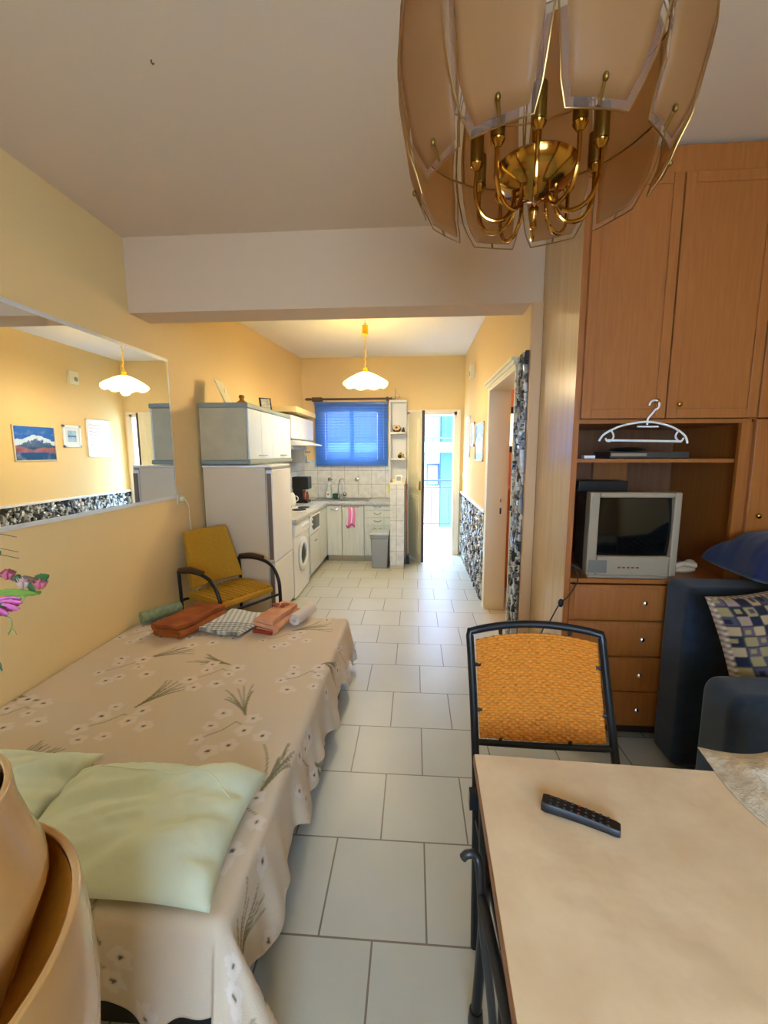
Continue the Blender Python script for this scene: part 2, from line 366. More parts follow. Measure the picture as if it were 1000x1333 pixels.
# bathroom doorway lining with strike plates and cornice
d = MB(); d.box(0.675, 0.87, 4.05, 4.07, 0, 2.05); d.box(0.675, 0.70, 4.07, 4.16, 0, 2.07); d.box(0.675, 0.87, 3.05, 4.07, 2.05, 2.07); d.box(0.675, 0.87, 3.047, 3.062, 0, 2.05)
dr = struct('door_1', d, M['cream'], bevel=0.002)
MB().box(0.672, 0.70, 3.05, 4.17, 2.07, 2.09).box(0.660, 0.70, 3.05, 4.18, 2.09, 2.115).box(0.645, 0.70, 3.05, 4.19, 2.115, 2.135).build('cornice', M['cream'], dr, bevel=0.002)
B(0.80, 0.815, 4.046, 4.05, 0.93, 0.985).build('strike_plate', M['black'], dr); B(0.80, 0.812, 4.046, 4.05, 1.04, 1.07).build('strike_plate', M['steel'], dr)
# balcony doorway frame
struct('door_2', MB().box(-0.10, -0.06, 6.27, 6.42, 0, 2.07).box(0.56, 0.60, 6.27, 6.42, 0, 2.07).box(-0.10, 0.60, 6.27, 6.42, 2.03, 2.07).box(0.60, 0.655, 6.27, 6.30, 0, 2.10).box(-0.10, 0.60, 6.27, 6.30, 2.07, 2.10), mat('frame_paint', (236, 216, 190), 0.5), bevel=0.002)
# doormat-like sill outside and balcony
struct('balcony_floor', B(-2.5, 2.5, 6.5, 7.95, -0.14, -0.02), M['baltile'])['kind'] = 'structure'
struct('balcony_kerb', B(-2.5, 2.5, 7.85, 7.97, -0.02, 0.12), M['balc'])
struct('rear_sun_blocker', B(-2.5, 2.6, -3.3, -1.76, 2.6, 2.8), M['facade'])  # unseen slab added to keep the sun out of the rear window
rl = thing('balcony_railing', 'dark iron balcony railing seen through the open door', 'railing', (0.3, 7.9, 0.12))
MB().box(-2.4, 2.4, 7.88, 7.92, 0.98, 1.01).build('top_rail', M['rail'], rl, bevel=0.004)
MB().box(-2.4, 2.4, 7.89, 7.91, 0.86, 0.875).build('middle_rail', M['rail'], rl)
MB().box(-2.4, 2.4, 7.89, 7.91, 0.19, 0.205).build('bottom_rail', M['rail'], rl)
for i in range(31):
    x = -2.4 + i * 0.16
    MB().box(x - .007, x + .007, 7.893, 7.907, 0.12 if i % 6 == 0 else 0.2, 0.98 if i % 6 == 0 else 0.86).build('baluster', M['rail'], rl)
for i in range(15):
    x = -2.2 + i * 0.32
    MB().tube(arc((x, 0.92), 0.035, 0, 2 * PI, 14, 'xz', 7.9), 0.005, 6).build('scroll', M['rail'], rl)
# building across the street
bd = thing('apartment_building', 'sunlit white building with pale blue pillars across from the balcony', 'building', (1, 12.5, -4))
w = MB(); w.box(-6, 8, 12.6, 14, -4, 2.9)
w.build('wall', M['facade'], bd)
B(-6, 8, 11.4, 12.6, 1.50, 1.76).build('balcony_slab', mat('slab_paint', (150, 176, 210), 0.9), bd)
B(-6, 8, 11.4, 12.6, -1.5, -1.24).build('balcony_slab', mat('slab_paint', (150, 176, 210), 0.9), bd)
B(0.74, 1.25, 12.0, 12.6, -1.24, 1.5).build('pillar', M['bluecol'], bd); B(0.74, 1.25, 12.0, 12.6, 1.76, 2.9).build('pillar', M['bluecol'], bd)
B(-3.2, -2.6, 12.0, 12.6, -4, 1.5).build('pillar', M['bluecol'], bd)
B(-6, 8, 11.4, 13.8, 2.9, 3.05).build('roof_slab', M['red'], bd)
for (x, z) in ((0.36, 0.55), (-1.6, 0.4)):
    f = MB().box(x, x + .36, 12.56, 12.6, z, z + .62).build('window', M['rail'], bd); B(x + .04, x + .32, 12.545, 12.56, z + .04, z + .58).build('pane', mat('far_pane', (150, 176, 214), 0.2), f)
r_ = MB(); r_.box(-6, 8, 11.42, 11.45, 2.42, 2.46).box(-6, 8, 11.42, 11.45, 1.86, 1.89)
for i in range(56):
    x = -4 + i * .16; r_.box(x, x + .015, 11.43, 11.445, 1.76, 2.44)
r_.build('railing', M['rail'], bd)
r_ = MB(); r_.box(-6, 8, 11.42, 11.45, -0.55, -0.51)
for i in range(56):
    x = -4 + i * .16; r_.box(x, x + .015, 11.43, 11.445, -1.24, -0.53)
r_.build('railing', M['rail'], bd)
struct('street_ground', B(-12, 12, 6.6, 20, -4.2, -4.0), mat('asphalt', (150, 148, 144), 0.9))

# ================================================================ MIRROR
mi = thing('wall_mirror', 'large frameless mirror with its edge gleam coloured in, hanging above the bed', 'mirror', (XL, 2.1, 1.15))
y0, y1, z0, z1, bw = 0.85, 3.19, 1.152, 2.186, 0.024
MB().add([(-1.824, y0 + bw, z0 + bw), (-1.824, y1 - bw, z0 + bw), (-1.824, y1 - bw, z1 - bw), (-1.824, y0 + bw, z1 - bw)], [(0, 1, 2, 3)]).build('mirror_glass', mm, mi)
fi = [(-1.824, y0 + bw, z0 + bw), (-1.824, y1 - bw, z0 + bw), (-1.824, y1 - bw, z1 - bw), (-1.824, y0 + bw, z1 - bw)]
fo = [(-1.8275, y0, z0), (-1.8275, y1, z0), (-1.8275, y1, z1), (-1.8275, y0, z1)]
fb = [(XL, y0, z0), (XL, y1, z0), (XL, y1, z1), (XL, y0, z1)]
MB().add(fi + fo + fb, [(i, 4 + i, 4 + (i + 1) % 4, (i + 1) % 4) for i in range(4)] + [(4 + i, 8 + i, 8 + (i + 1) % 4, 4 + (i + 1) % 4) for i in range(4)]).build('bevelled_edge', mat('painted_edge_gleam', (236, 240, 244), .3, .55), mi, label='bevelled mirror edge with its bright reflection coloured in', sharp=1)  # whitish bevel colour stands in for a bright reflection along the edge

# ================================================================ WARDROBE
YF = 2.17
wd = thing('wardrobe', 'tall beech wardrobe with open television niche and four drawers', 'wardrobe', (1.3, 2.5, 0))
wb = MB()
wb.box(0.765, 0.785, YF, 2.79, 0, 2.82)
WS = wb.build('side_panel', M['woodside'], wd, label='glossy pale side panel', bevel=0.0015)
MB().box(0.763, 0.79, YF - 0.004, YF, 0, 2.82).build('edge_strip', M['wood'], wd)
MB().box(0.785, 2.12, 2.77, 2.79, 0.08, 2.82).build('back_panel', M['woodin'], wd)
MB().box(0.765, 2.12, YF - .012, YF + .01, 2.715, 2.825).build('top_fascia', M['wood'], wd, bevel=0.002)
MB().box(0.785, 2.12, YF + .03, 2.77, 2.72, 2.74).build('top_panel', M['wood'], wd)
MB().box(0.785, 1.585, YF, 2.77, 1.635, 1.655).build('niche_top', M['wood'], wd, bevel=0.001)
MB().box(1.575, 1.6, YF, 2.77, 0.08, 2.715).build('divider_panel', M['wood'], wd, bevel=0.001)
MB().box(1.535, 1.575, YF + .0, YF + .02, 0.87, 1.635).build('niche_stile', M['wood'], wd)
MB().box(0.785, 1.575, YF - .008, 2.77, 0.848, 0.87).build('niche_floor', M['wood'], wd, bevel=0.002)
MB().box(0.785, 1.54, YF + 0.03, 2.6, 1.449, 1.467).build('shelf', M['wood'], wd, label='thin open shelf above television', bevel=0.001)
MB().box(1.10, 1.30, 2.74, 2.77, 0.87, 1.449).build('back_strip', M['wood'], wd, label='paler back board strip')
MB().box(0.80, 2.1, YF + .06, YF + .08, 0, 0.08).build('plinth', mat('dark_plinth', (60, 40, 26), 0.7), wd)
def panel_door(parent, name, x0, x1, z0, z1, knob=None, label=None):
    b = MB(); e = 0.045; y = YF - 0.018
    b.box(x0, x1, y, YF, z0, z1)
    # raised moulded frame and recessed field
    b.box(x0, x0 + e, y - .006, y, z0, z1); b.box(x1 - e, x1, y - .006, y, z0, z1)
    b.box(x0 + e, x1 - e, y - .006, y, z0, z0 + e); b.box(x0 + e, x1 - e, y - .006, y, z1 - e, z1)
    o = b.build(name, M['wood'], parent, bevel=0.003, label=label)
    if knob:
        MB().lathe([(0.006, 0), (0.005, -0.008), (0.011, -0.014), (0.012, -0.02), (0.007, -0.025), (0, -0.026)], (knob[0], y - .004, knob[1]), 16, 'y').build('knob', M['brass'], o)
    return o
panel_door(wd, 'door', 0.790, 1.172, 1.657, 2.712, (1.125, 1.735))
panel_door(wd, 'door', 1.178, 1.580, 1.657, 2.712, (1.225, 1.72))
panel_door(wd, 'door', 1.586, 2.10, 1.657, 2.712, (1.63, 1.72))
panel_door(wd, 'door', 1.586, 2.10, 0.09, 1.651, (1.63, 1.2))
for i in range(4):
    zt = 0.842 - i * 0.19; b = MB(); x0, x1 = 0.79, 1.57
    b.box(x0, x1, YF - .016, YF, zt - .186, zt)
    b.prism([(YF - .016, zt - .186), (YF - .022, zt - .176), (YF - .022, zt - .03), (YF - .016, zt - .012)], x0 + .02, x1 - .02, 'x')
    o = b.build('drawer', M['wood'], wd, bevel=0.002)
    MB().lathe([(0.006, 0), (0.005, -0.008), (0.011, -0.014), (0.012, -0.02), (0.007, -0.025), (0, -0.026)], (1.147, YF - .02, zt - .085), 16, 'y').build('knob', M['chrome'], o)

# television
tv = thing('television', 'silver-grey tube television in the wardrobe niche', 'television', (1.08, 2.3, 0.87))
b = MB(); x0, x1, z0_, z1_ = 0.868, 1.302, 0.885, 1.305; sx0, sx1, sz0, sz1 = 0.915, 1.268, 0.985, 1.278
yb = YF - 0.0
# bulging bezel built as a frame around the tube
fr_o = [(x0, z0_), (x1, z0_), (x1 + .008, (z0_ + z1_) / 2), (x1 - .006, z1_), (x0 + .012, z1_), (x0 - .004, (z0_ + z1_) / 2)]
b.box(x0, sx0, yb, yb + .06, z0_, z1_).box(sx1, x1, yb, yb + .06, z0_, z1_).box(sx0, sx1, yb, yb + .06, sz1, z1_).box(sx0, sx1, yb, yb + .06, z0_, sz0)
b.build('bezel', M['tvgrey'], tv, bevel=0.008, seg=3)
b = MB(); b.prism([(x0 + .0, yb + .06), (x1, yb + .06), (x1 - .06, yb + .34), (x0 + .06, yb + .34)], z0_ + .0, z1_ - .02)
b.build('rear_housing', mat('tv_back', (60, 56, 52), 0.5), tv, bevel=0.02, seg=3)
def scr(u, v):
    x = sx0 + u * (sx1 - sx0); z = sz0 + v * (sz1 - sz0); return (x, yb + .004 + .014 * ((2 * u - 1) ** 2 + (2 * v - 1) ** 2), z)
MB().grid(scr, 16, 16).build('screen', M['darkglass'], tv)
B(0.875, 0.965, yb - .003, yb + .0, 0.90, 0.965).build('speaker_grille', M['tvdark'], tv)
for i in range(5): B(1.02 + i * .022, 1.032 + i * .022, yb - .004, yb, 0.925, 0.932).build('button', mat('red_dot', (120, 60, 50), 0.5), tv)
B(0.88, 1.29, yb + .01, yb + .24, 0.87, 0.886).build('base', M['tvgrey'], tv, bevel=0.004)
tag(MB().box(0.90, 1.16, 2.42, 2.55, 1.306 - .02, 1.345).build('set_top_box', M['black'], bevel=0.004), 'black set-top box behind the top of the television', 'set-top box')
dv = thing('dvd_player', 'flat silver and black disc player on the wardrobe shelf', 'dvd player', (1.17, 2.32, 1.467))
B(0.985, 1.365, 2.26, 2.46, 1.469, 1.502).build('case', mat('dark_grey_case', (66, 60, 56), 0.35), dv, bevel=0.003)
B(0.99, 1.16, 2.256, 2.26, 1.480, 1.494).build('disc_tray', M['tvgrey'], dv)
for x in (1.02, 1.32):
    B(x, x + .02, 2.3, 2.32, 1.467, 1.469).build('foot', M['black'], dv)
tag(MB().blob((1.10, 2.33, 1.514), (0.09, 0.06, 0.012)).build('satellite_receiver', M['black']), 'small rounded black box on top of the disc player', 'electronic device')
tag(B(0.85, 0.905, 2.24, 2.28, 1.467, 1.484).build('power_adapter', M['white'], bevel=0.003), 'small white plug lying at left end of wardrobe shelf', 'adapter')
# telephone-like white charger beside TV
ph = thing('telephone', 'cream corded telephone handset beside the television', 'telephone', (1.44, 2.35, 0.87))
MB().blob((1.42, 2.33, 0.885), (0.07, 0.045, 0.018)).build('base', mat('cream_plastic', (222, 196, 160), 0.45), ph)
MB().tube([(1.37, 2.31, .90), (1.42, 2.32, .915), (1.49, 2.33, .905)], [.018, .012, .016], 10).build('handset', mat('cream_plastic', (222, 196, 160), 0.45), ph)
MB().blob((1.48, 2.36, 0.90), (0.032, 0.028, 0.03)).build('earpiece', mat('cream_plastic', (222, 196, 160), 0.45), ph)
# cable
tag(MB().tube(smooth_path([(0.80, 2.16, 0.93), (0.815, 2.13, 0.875), (0.775, 2.12, 0.80), (0.745, 2.15, 0.745), (0.735, 2.18, 0.70), (0.72, 2.24, .60), (0.70, 2.30, .5), (0.70, 2.32, .2), (0.71, 2.32, 0.0)]), 0.0035, 6).build('power_cable', M['black']), 'thin black cable hanging down beside the wardrobe drawers', 'cable')
sw = thing('inline_switch', 'small black inline switch on the cable at wardrobe edge', 'switch', (0.742, 2.14, 0.73))
MB().blob((0.742, 2.14, 0.748), (0.014, 0.012, 0.022)).build('body', M['black'], sw)
B(0.738, 0.746, 2.124, 2.130, 0.742, 0.754).build('rocker', M['blackm'], sw)
# coat hanger on the left door knob
hg = thing('coat_hanger', 'white plastic coat hanger hung on the left wardrobe door knob', 'hanger', (1.08, 2.13, 1.54))
HY = 2.127
hk = arc((1.110, 1.716), 0.022, PI * 1.02, -PI * 0.42, 14, 'xz', HY)
MB().tube(smooth_path([hk[0]] + hk[1:] + [(1.105, HY, 1.680), (1.086, HY, 1.655), (1.085, HY, 1.625)], 3), 0.0045, 8).build('hook', M['white'], hg)
sh = smooth_path([(0.872, HY, 1.552), (0.895, HY, 1.585), (0.97, HY, 1.622), (1.085, HY, 1.640), (1.19, HY, 1.618), (1.255, HY, 1.578), (1.272, HY, 1.540)], 6)
MB().tube(sh, 0.0050, 8).build('shoulder_bar', M['white'], hg)
MB().tube([(0.905, HY, 1.556), (1.245, HY, 1.549)], 0.0052, 8).build('trouser_bar', M['white'], hg)
for s_, x in ((1, 0.925), (-1, 1.228)):
    MB().tube(smooth_path([(x, HY, 1.60), (x + .012 * s_, HY, 1.575), (x + 0.0 * s_, HY, 1.553), (x - .018 * s_, HY, 1.553), (x - .024 * s_, HY, 1.566)], 4), 0.0042, 6).build('strap_hook', M['white'], hg)
MB().tube([(1.04, HY, 1.618), (1.135, HY, 1.617)], 0.004, 6).build('strap_bar', M['white'], hg)

# ================================================================ CHANDELIER
CX, CY = 0.227, 0.922
ch = thing('chandelier', 'brass chandelier with ten arms inside a ring of smoked glass petals', 'chandelier', (CX, CY, 1.93))
def rad_profile(pts, z):
    zs = [p[1] for p in pts]; rs = [p[0] for p in pts]
    for i in range(len(zs) - 1):
        if zs[i] <= z <= zs[i + 1]:
            t = (z - zs[i]) / (zs[i + 1] - zs[i]); t = t * t * (3 - 2 * t) * 0.5 + t * 0.5
            return rs[i] + (rs[i + 1] - rs[i]) * t
    return rs[-1]
def petal(parent, th, prof, outline, gm, label=None):
    """outline: (half width, z) from bottom to top; prof: (radius, z)"""
    rd = Vector((math.cos(th), math.sin(th), 0)); tg = Vector((-math.sin(th), math.cos(th), 0)); c = Vector((CX, CY, 0))
    def pos(u, z, push=0.0):
        return c + rd * (rad_profile(prof, z) - u * u * 1.1 + push) + tg * u + Vector((0, 0, z))
    def hw(z):
        for i in range(len(outline) - 1):
            if outline[i][1] <= z <= outline[i + 1][1]:
                t = (z - outline[i][1]) / (outline[i + 1][1] - outline[i][1]); return outline[i][0] + (outline[i + 1][0] - outline[i][0]) * t
        return outline[-1][0]
    z0, z1 = outline[0][1], outline[-1][1]; k = 0.012
    nz, nu = 18, 9
    inner = MB().grid(lambda u, v: pos((2 * u - 1) * max(0.004, hw(z0 + k + v * (z1 - z0 - 2 * k)) - k), z0 + k + v * (z1 - z0 - 2 * k)), nu, nz)
    o = inner.build('glass_petal', gm, parent, solid=0.003, label=label)
    rim = MB()
    for sgn in (-1, 1):
        rim.grid(lambda u, v: pos(sgn * (hw(z0 + k + v * (z1 - z0 - 2 * k)) - k * (1 - u)), z0 + k + v * (z1 - z0 - 2 * k)), 2, nz)
    for za, zb in ((z0, z0 + k), (z1 - k, z1)):
        rim.grid(lambda u, v: pos((2 * u - 1) * hw(za + v * (zb - za)), za + v * (zb - za)), nu, 2)
    rim.build('clear_rim', M['clear'], o)
    path = [pos(-hw(z0) + 2 * hw(z0) * i / 6, z0) for i in range(7)]
    path += [pos(hw(z0 + (z1 - z0) * i / 16), z0 + (z1 - z0) * i / 16) for i in range(1, 17)]
    path += [pos(hw(z1) - 2 * hw(z1) * i / 6, z1) for i in range(1, 7)]
    path += [pos(-hw(z1 - (z1 - z0) * i / 16), z1 - (z1 - z0) * i / 16) for i in range(1, 16)]
    MB().tube(path, 0.0015, 6, closed=True).build('wire_edge', M['wire'], o)
    # clip at the bottom edge
    zc = z0 + 0.002
    MB().tube([pos(0, zc, 0.003), pos(0, zc + .022, 0.005)], 0.0022, 6).blob(tuple(pos(0, zc + .026, 0.006)), (0.0045, 0.0045, 0.006), 6).build('clip', M['brassd'], o)
    return o
UP = [(0.214, 1.985), (0.244, 2.06), (0.262, 2.17), (0.256, 2.28), (0.222, 2.38), (0.16, 2.46)]
UO = [(0.048, 1.988), (0.066, 2.03), (0.079, 2.10), (0.085, 2.20), (0.077, 2.31), (0.058, 2.39), (0.034, 2.45)]
for i in range(10):
    petal(ch, math.radians(-118 + 36.5 * i), UP, UO, M['frost_up'])
fr = MB()
for zr, rr in ((2.27, 0.236), (2.13, 0.236)):
    fr.tube(arc((CX, CY), rr, 0, 2 * PI, 48, 'xy', zr), 0.0022, 6)
for i in range(10):
    th = math.radians(-100 + 36.5 * i); c, s_ = math.cos(th), math.sin(th)
    fr.tube(smooth_path([(CX + .012 * c, CY + .012 * s_, 2.50), (CX + .11 * c, CY + .11 * s_, 2.49), (CX + .195 * c, CY + .195 * s_, 2.39), (CX + .236 * c, CY + .236 * s_, 2.27), (CX + .236 * c, CY + .236 * s_, 2.13)], 4), 0.0022, 6)
fr.build('wire_frame', M['wire'], ch)
MB().lathe([(0.0, 1.978), (0.008, 1.98), (0.022, 1.986), (0.030, 1.992), (0.055, 2.002), (0.074, 2.022), (0.078, 2.034), (0.072, 2.040), (0.03, 2.046), (0.014, 2.06), (0.009, 2.08), (0.009, 2.12)], (CX, CY, 0), 40).build('hub_bowl', M['brass'], ch, sharp=60)
MB().tube([(CX, CY, 2.11), (CX, CY, 2.80)], 0.006, 10).build('stem', M['brass'], ch)
MB().lathe([(0.003, 1.928), (0.0065, 1.932), (0.005, 1.95), (0.009, 1.957), (0.009, 1.966), (0.005, 1.972), (0.005, 1.98)], (CX, CY, 0), 14).build('finial', M['brass'], ch)
MB().lathe([(0.01, 2.775), (0.045, 2.80), (0.055, 2.84)], (CX, CY, 0), 24).build('ceiling_cup', M['brass'], ch)
for i in range(10):
    th = math.radians(-103 + 36 * i); c, s_ = math.cos(th), math.sin(th); q = lambda r, z: (CX + r * c, CY + r * s_, z)
    ro, zt = 0.113, 2.042
    a = MB().tube(smooth_path([q(0.040, 2.00), q(0.042, 1.968), q(0.062, 1.945), q(ro - .018, 1.950), q(ro, 1.985), q(ro, zt)], 6), 0.0040, 8).build('arm', M['brass'], ch)
    MB().lathe([(0.005, zt - .012), (0.011, zt - .004), (0.013, zt), (0.011, zt + .003)], (q(ro, 0)[0], q(ro, 0)[1], 0), 14).build('drip_cup', M['brass'], a)
    MB().lathe([(0.0115, zt + .003), (0.0125, zt + .006), (0.0125, zt + .056), (0.010, zt + .058), (0.0, zt + .058)], (q(ro, 0)[0], q(ro, 0)[1], 0), 16).build('candle_sleeve', M['brassd'], a)

# ================================================================ KITCHEN PENDANT
PX, PY = -0.513, 4.60
pd = thing('pendant_lamp', 'lit pleated glass pendant lamp with yellow cord above kitchen', 'lamp', (PX, PY, 2.17))
yel = mat('yellow_plastic', (246, 196, 16), 0.4)
MB().tube([(PX, PY, 2.84), (PX, PY, 2.785)], 0.003, 6).tube(arc((PX, 2.80), 0.012, 0, PI * 1.6, 10, 'xz', PY), 0.003, 6).build('ceiling_hook', M['steel'], pd)
MB().lathe([(0.006, 2.795), (0.030, 2.79), (0.030, 2.70), (0.012, 2.685), (0.008, 2.67)], (PX, PY, 0), 20).build('rise_and_fall', yel, pd)
cb = MB().tube([(PX, PY, 2.68), (PX, PY, 2.36)], 0.004, 6)
cb.tube([(PX + .011 * math.cos(k * .55), PY + .011 * math.sin(k * .55), 2.68 - k * .0055) for k in range(56)], 0.0028, 5)
cb.build('coiled_cord', yel, pd)
MB().lathe([(0.006, 2.375), (0.022, 2.365), (0.026, 2.33), (0.04, 2.323)], (PX, PY, 0), 20).build('lamp_holder', yel, pd)
def shade():
    b = MB(); n = 96; vs = []
    pr = [(0.035, 2.325), (0.075, 2.31), (0.13, 2.283), (0.185, 2.252), (0.222, 2.225), (0.230, 2.208), (0.213, 2.190), (0.198, 2.182)]
    for j, (r, z) in enumerate(pr):
        for k in range(n):
            a = 2 * PI * k / n; t = j / (len(pr) - 1)
            rr = r * (1 + 0.025 * t * math.cos(24 * a)); zz = z + 0.010 * t * math.cos(8 * a)
            vs.append((PX + rr * math.cos(a), PY + rr * math.sin(a), zz))
    b.add(vs, [(j * n + k, j * n + (k + 1) % n, (j + 1) * n + (k + 1) % n, (j + 1) * n + k) for j in range(len(pr) - 1) for k in range(n)])
    return b
shade().build('lamp_shade', mix_glass('lit_shade_glass', (255, 244, 200), 0.8, 0.4, (255, 250, 225), 0.7), pd, solid=0.003)
bl = MB(); bl.blob((PX, PY, 2.245), (0.034, 0.034, 0.04), 10)
bl.build('bulb', mat('bulb_glow', (255, 250, 235), 0.4, emit=((255, 226, 165), 90.0)), pd)
pl = light('pendant_light', 'POINT', (PX, PY, 2.16), (0, 0, 0), 23, (1.0, 0.88, 0.64), shadow_soft_size=0.05); pl.parent = pd; pl.location = (0, 0, 0.0)

# ================================================================ FRIDGE AND WALL CABINET
fg = thing('refrigerator', 'white two-door refrigerator under the wall cabinet', 'refrigerator', (-1.5, 3.88, 0))
B(-1.81, -1.265, 3.59, 4.14, 0.02, 1.375).build('body', M['fridgeside'], fg, bevel=0.006)
B(-1.815, -1.21, 3.585, 4.145, 1.375, 1.393).build('top_panel', M['enamel'], fg, bevel=0.004)
for n_, za, zb in (('freezer_door', 0.05, 0.535), ('fridge_door', 0.545, 1.355)):
    o = B(-1.262, -1.205, 3.59, 4.14, za, zb).build(n_, M['enamel'], fg, bevel=0.008)
    B(-1.250, -1.215, 3.582, 3.592, za + .03, zb - .03).build('handle_recess', mat('recess_brown', (120, 96, 76), 0.5), o)
B(-1.26, -1.21, 3.60, 4.13, 1.356, 1.374).build('control_strip', mat('grey_strip', (150, 146, 138), 0.4), fg)
for y in (3.64, 4.08): MB().lathe([(0.018, 0), (0.018, 0.02)], (-1.3, y, 0), 12).build('foot', M['black'], fg)
wc = thing('wall_cabinet', 'grey-sided wall cabinet with pale blue doors over refrigerator', 'cabinet', (-1.6, 4.2, 1.41))
B(-1.82, -1.415, 3.60, 4.85, 1.44, 1.875).build('body', M['cabside'], wc)
B(-1.825, -1.39, 3.585, 4.86, 1.875, 1.918).build('top_trim', M['cabtrim'], wc, bevel=0.012, seg=3)
B(-1.825, -1.385, 3.585, 4.86, 1.400, 1.44).build('bottom_trim', M['cabtrim'], wc, bevel=0.012, seg=3)
for i in range(4):
    y = 3.602 + i * .3117
    o = B(-1.413, -1.397, y + .002, y + .309, 1.443, 1.872).build('door', M['cabfront'], wc, bevel=0.003)
    yy = y + (.26 if i % 2 == 0 else .05)
    MB().tube([(-1.398, yy - .035, 1.475), (-1.378, yy - .03, 1.475), (-1.378, yy + .03, 1.475), (-1.398, yy + .035, 1.475)], 0.005, 6).build('handle', M['steel'], o)
# things on the cabinet
pf = thing('picture_frame', 'white picture frame leaning on the wall cabinet, seen edge-on', 'picture frame', (-1.6, 3.78, 1.918))
R1 = Matrix.Rotation(math.radians(-24), 3, 'Y')
B(-1.636, -1.624, 3.70, 3.86, 1.925, 2.14, rot=R1, piv=(-1.63, 3.8, 1.925)).build('frame', M['cream'], pf, bevel=0.002)
MB().tube([(-1.665, 3.78, 2.06), (-1.675, 3.78, 1.922)], 0.005, 6).build('stand', M['cream'], pf)
tag(MB().lathe([(0.05, 1.918), (0.052, 1.926), (0.047, 1.94), (0.022, 1.955), (0.018, 1.965), (0.026, 1.985), (0.020, 2.0), (0.0, 2.004)], (-1.515, 3.78, 0), 24).build('brass_bell', mat('old_brass', (190, 140, 60), 0.3, 0.7)), 'small round brass bell on top of the wall cabinet', 'ornament')
pf2 = thing('photo_frame', 'small black photo frame leaning on the wall cabinet', 'picture frame', (-1.49, 4.35, 1.918))
R2 = Matrix.Rotation(math.radians(38), 3, 'Z') @ Matrix.Rotation(math.radians(-16), 3, 'X')
B(-1.56, -1.44, 4.36, 4.372, 1.925, 2.055, rot=R2, piv=(-1.50, 4.366, 1.925)).build('frame', M['black'], pf2, bevel=0.001)
B(-1.545, -1.455, 4.355, 4.36, 1.938, 2.042, rot=R2, piv=(-1.50, 4.366, 1.925)).build('photo', mat('pale_photo', (206, 206, 186), 0.5, c2=(150, 150, 130), vscale=40), pf2)

# far wall cabinet, cooker hood and curved cornice
hc = thing('hood_cabinet', 'white wall cabinet with curved cornice beyond the refrigerator', 'cabinet', (-1.55, 5.4, 1.65))
B(-1.72, -1.41, 4.88, 5.95, 1.66, 1.93).build('body', M['laminate'], hc)
for i in range(3): B(-1.408, -1.395, 4.885 + i * .355, 5.235 + i * .355, 1.665, 1.925).build('door', mat('white_door', (232, 232, 226), 0.4), hc, bevel=0.002)
cpoly = [(-1.75, 4.88), (-1.33, 4.88)] + [(-1.33 - .0 - .10 * (1 - math.cos(a)), 5.72 + .33 * math.sin(a)) for a in [i * PI / 2 / 10 for i in range(11)]] + [(-1.67, 6.05)]
MB().prism(cpoly, 1.96, 2.02).build('cornice', mat('maple_edge', (232, 204, 140), 0.5), hc, bevel=0.004)
hd = thing('cooker_hood', 'white sloping cooker hood above the hob', 'cooker hood', (-1.5, 5.3, 1.55))
MB().prism([(-1.70, 1.62), (-1.41, 1.65), (-1.22, 1.60), (-1.22, 1.585), (-1.70, 1.575)], 5.0, 5.68, 'y').build('visor', M['white'], hd, bevel=0.003)
B(-1.68, -1.42, 5.0, 5.68, 1.535, 1.575).build('filter_box', mat('hood_grey', (190, 190, 182), 0.5), hd, bevel=0.004)
sr = thing('spice_shelf', 'open grey corner shelf with rounded ends under the hood cabinet', 'shelf', (-1.5, 5.85, 1.36))
for z in (1.36, 1.50):
    MB().prism([(-1.66, 5.72), (-1.42, 5.72)] + [(-1.58 + .16 * math.cos(a), 5.86 + .16 * math.sin(a)) for a in [i * PI / 2 / 8 for i in range(9)]] + [(-1.66, 6.02)], z, z + .018).build('shelf_board', M['cabtrim'], sr)
B(-1.665, -1.655, 5.70, 6.05, 1.36, 1.65).build('back_board', M['laminate'], sr)
B(-1.66, -1.46, 5.705, 5.72, 1.36, 1.56).build('side_board', M['laminate'], sr)
for i, (y, h, c) in enumerate(((5.77, .10, (196, 206, 206)), (5.86, .09, (160, 176, 178)), (5.93, .08, (206, 200, 184)))):
    tag(MB().lathe([(0.032, 1.3785), (0.034, 1.385), (0.034, 1.3785 + h * .8), (0.026, 1.3785 + h * .9), (0.027, 1.3785 + h), (0, 1.3785 + h)], (-1.55 + .02 * i, y, 0), 16).build('storage_jar', mat('jar%d' % i, c, 0.3)),
        ['pale glass jar at near end of the corner spice shelf', 'blue-grey jar in the middle of the corner spice shelf', 'cream jar at far end of the corner spice shelf'][i], 'jar', 'jars on the spice shelf')

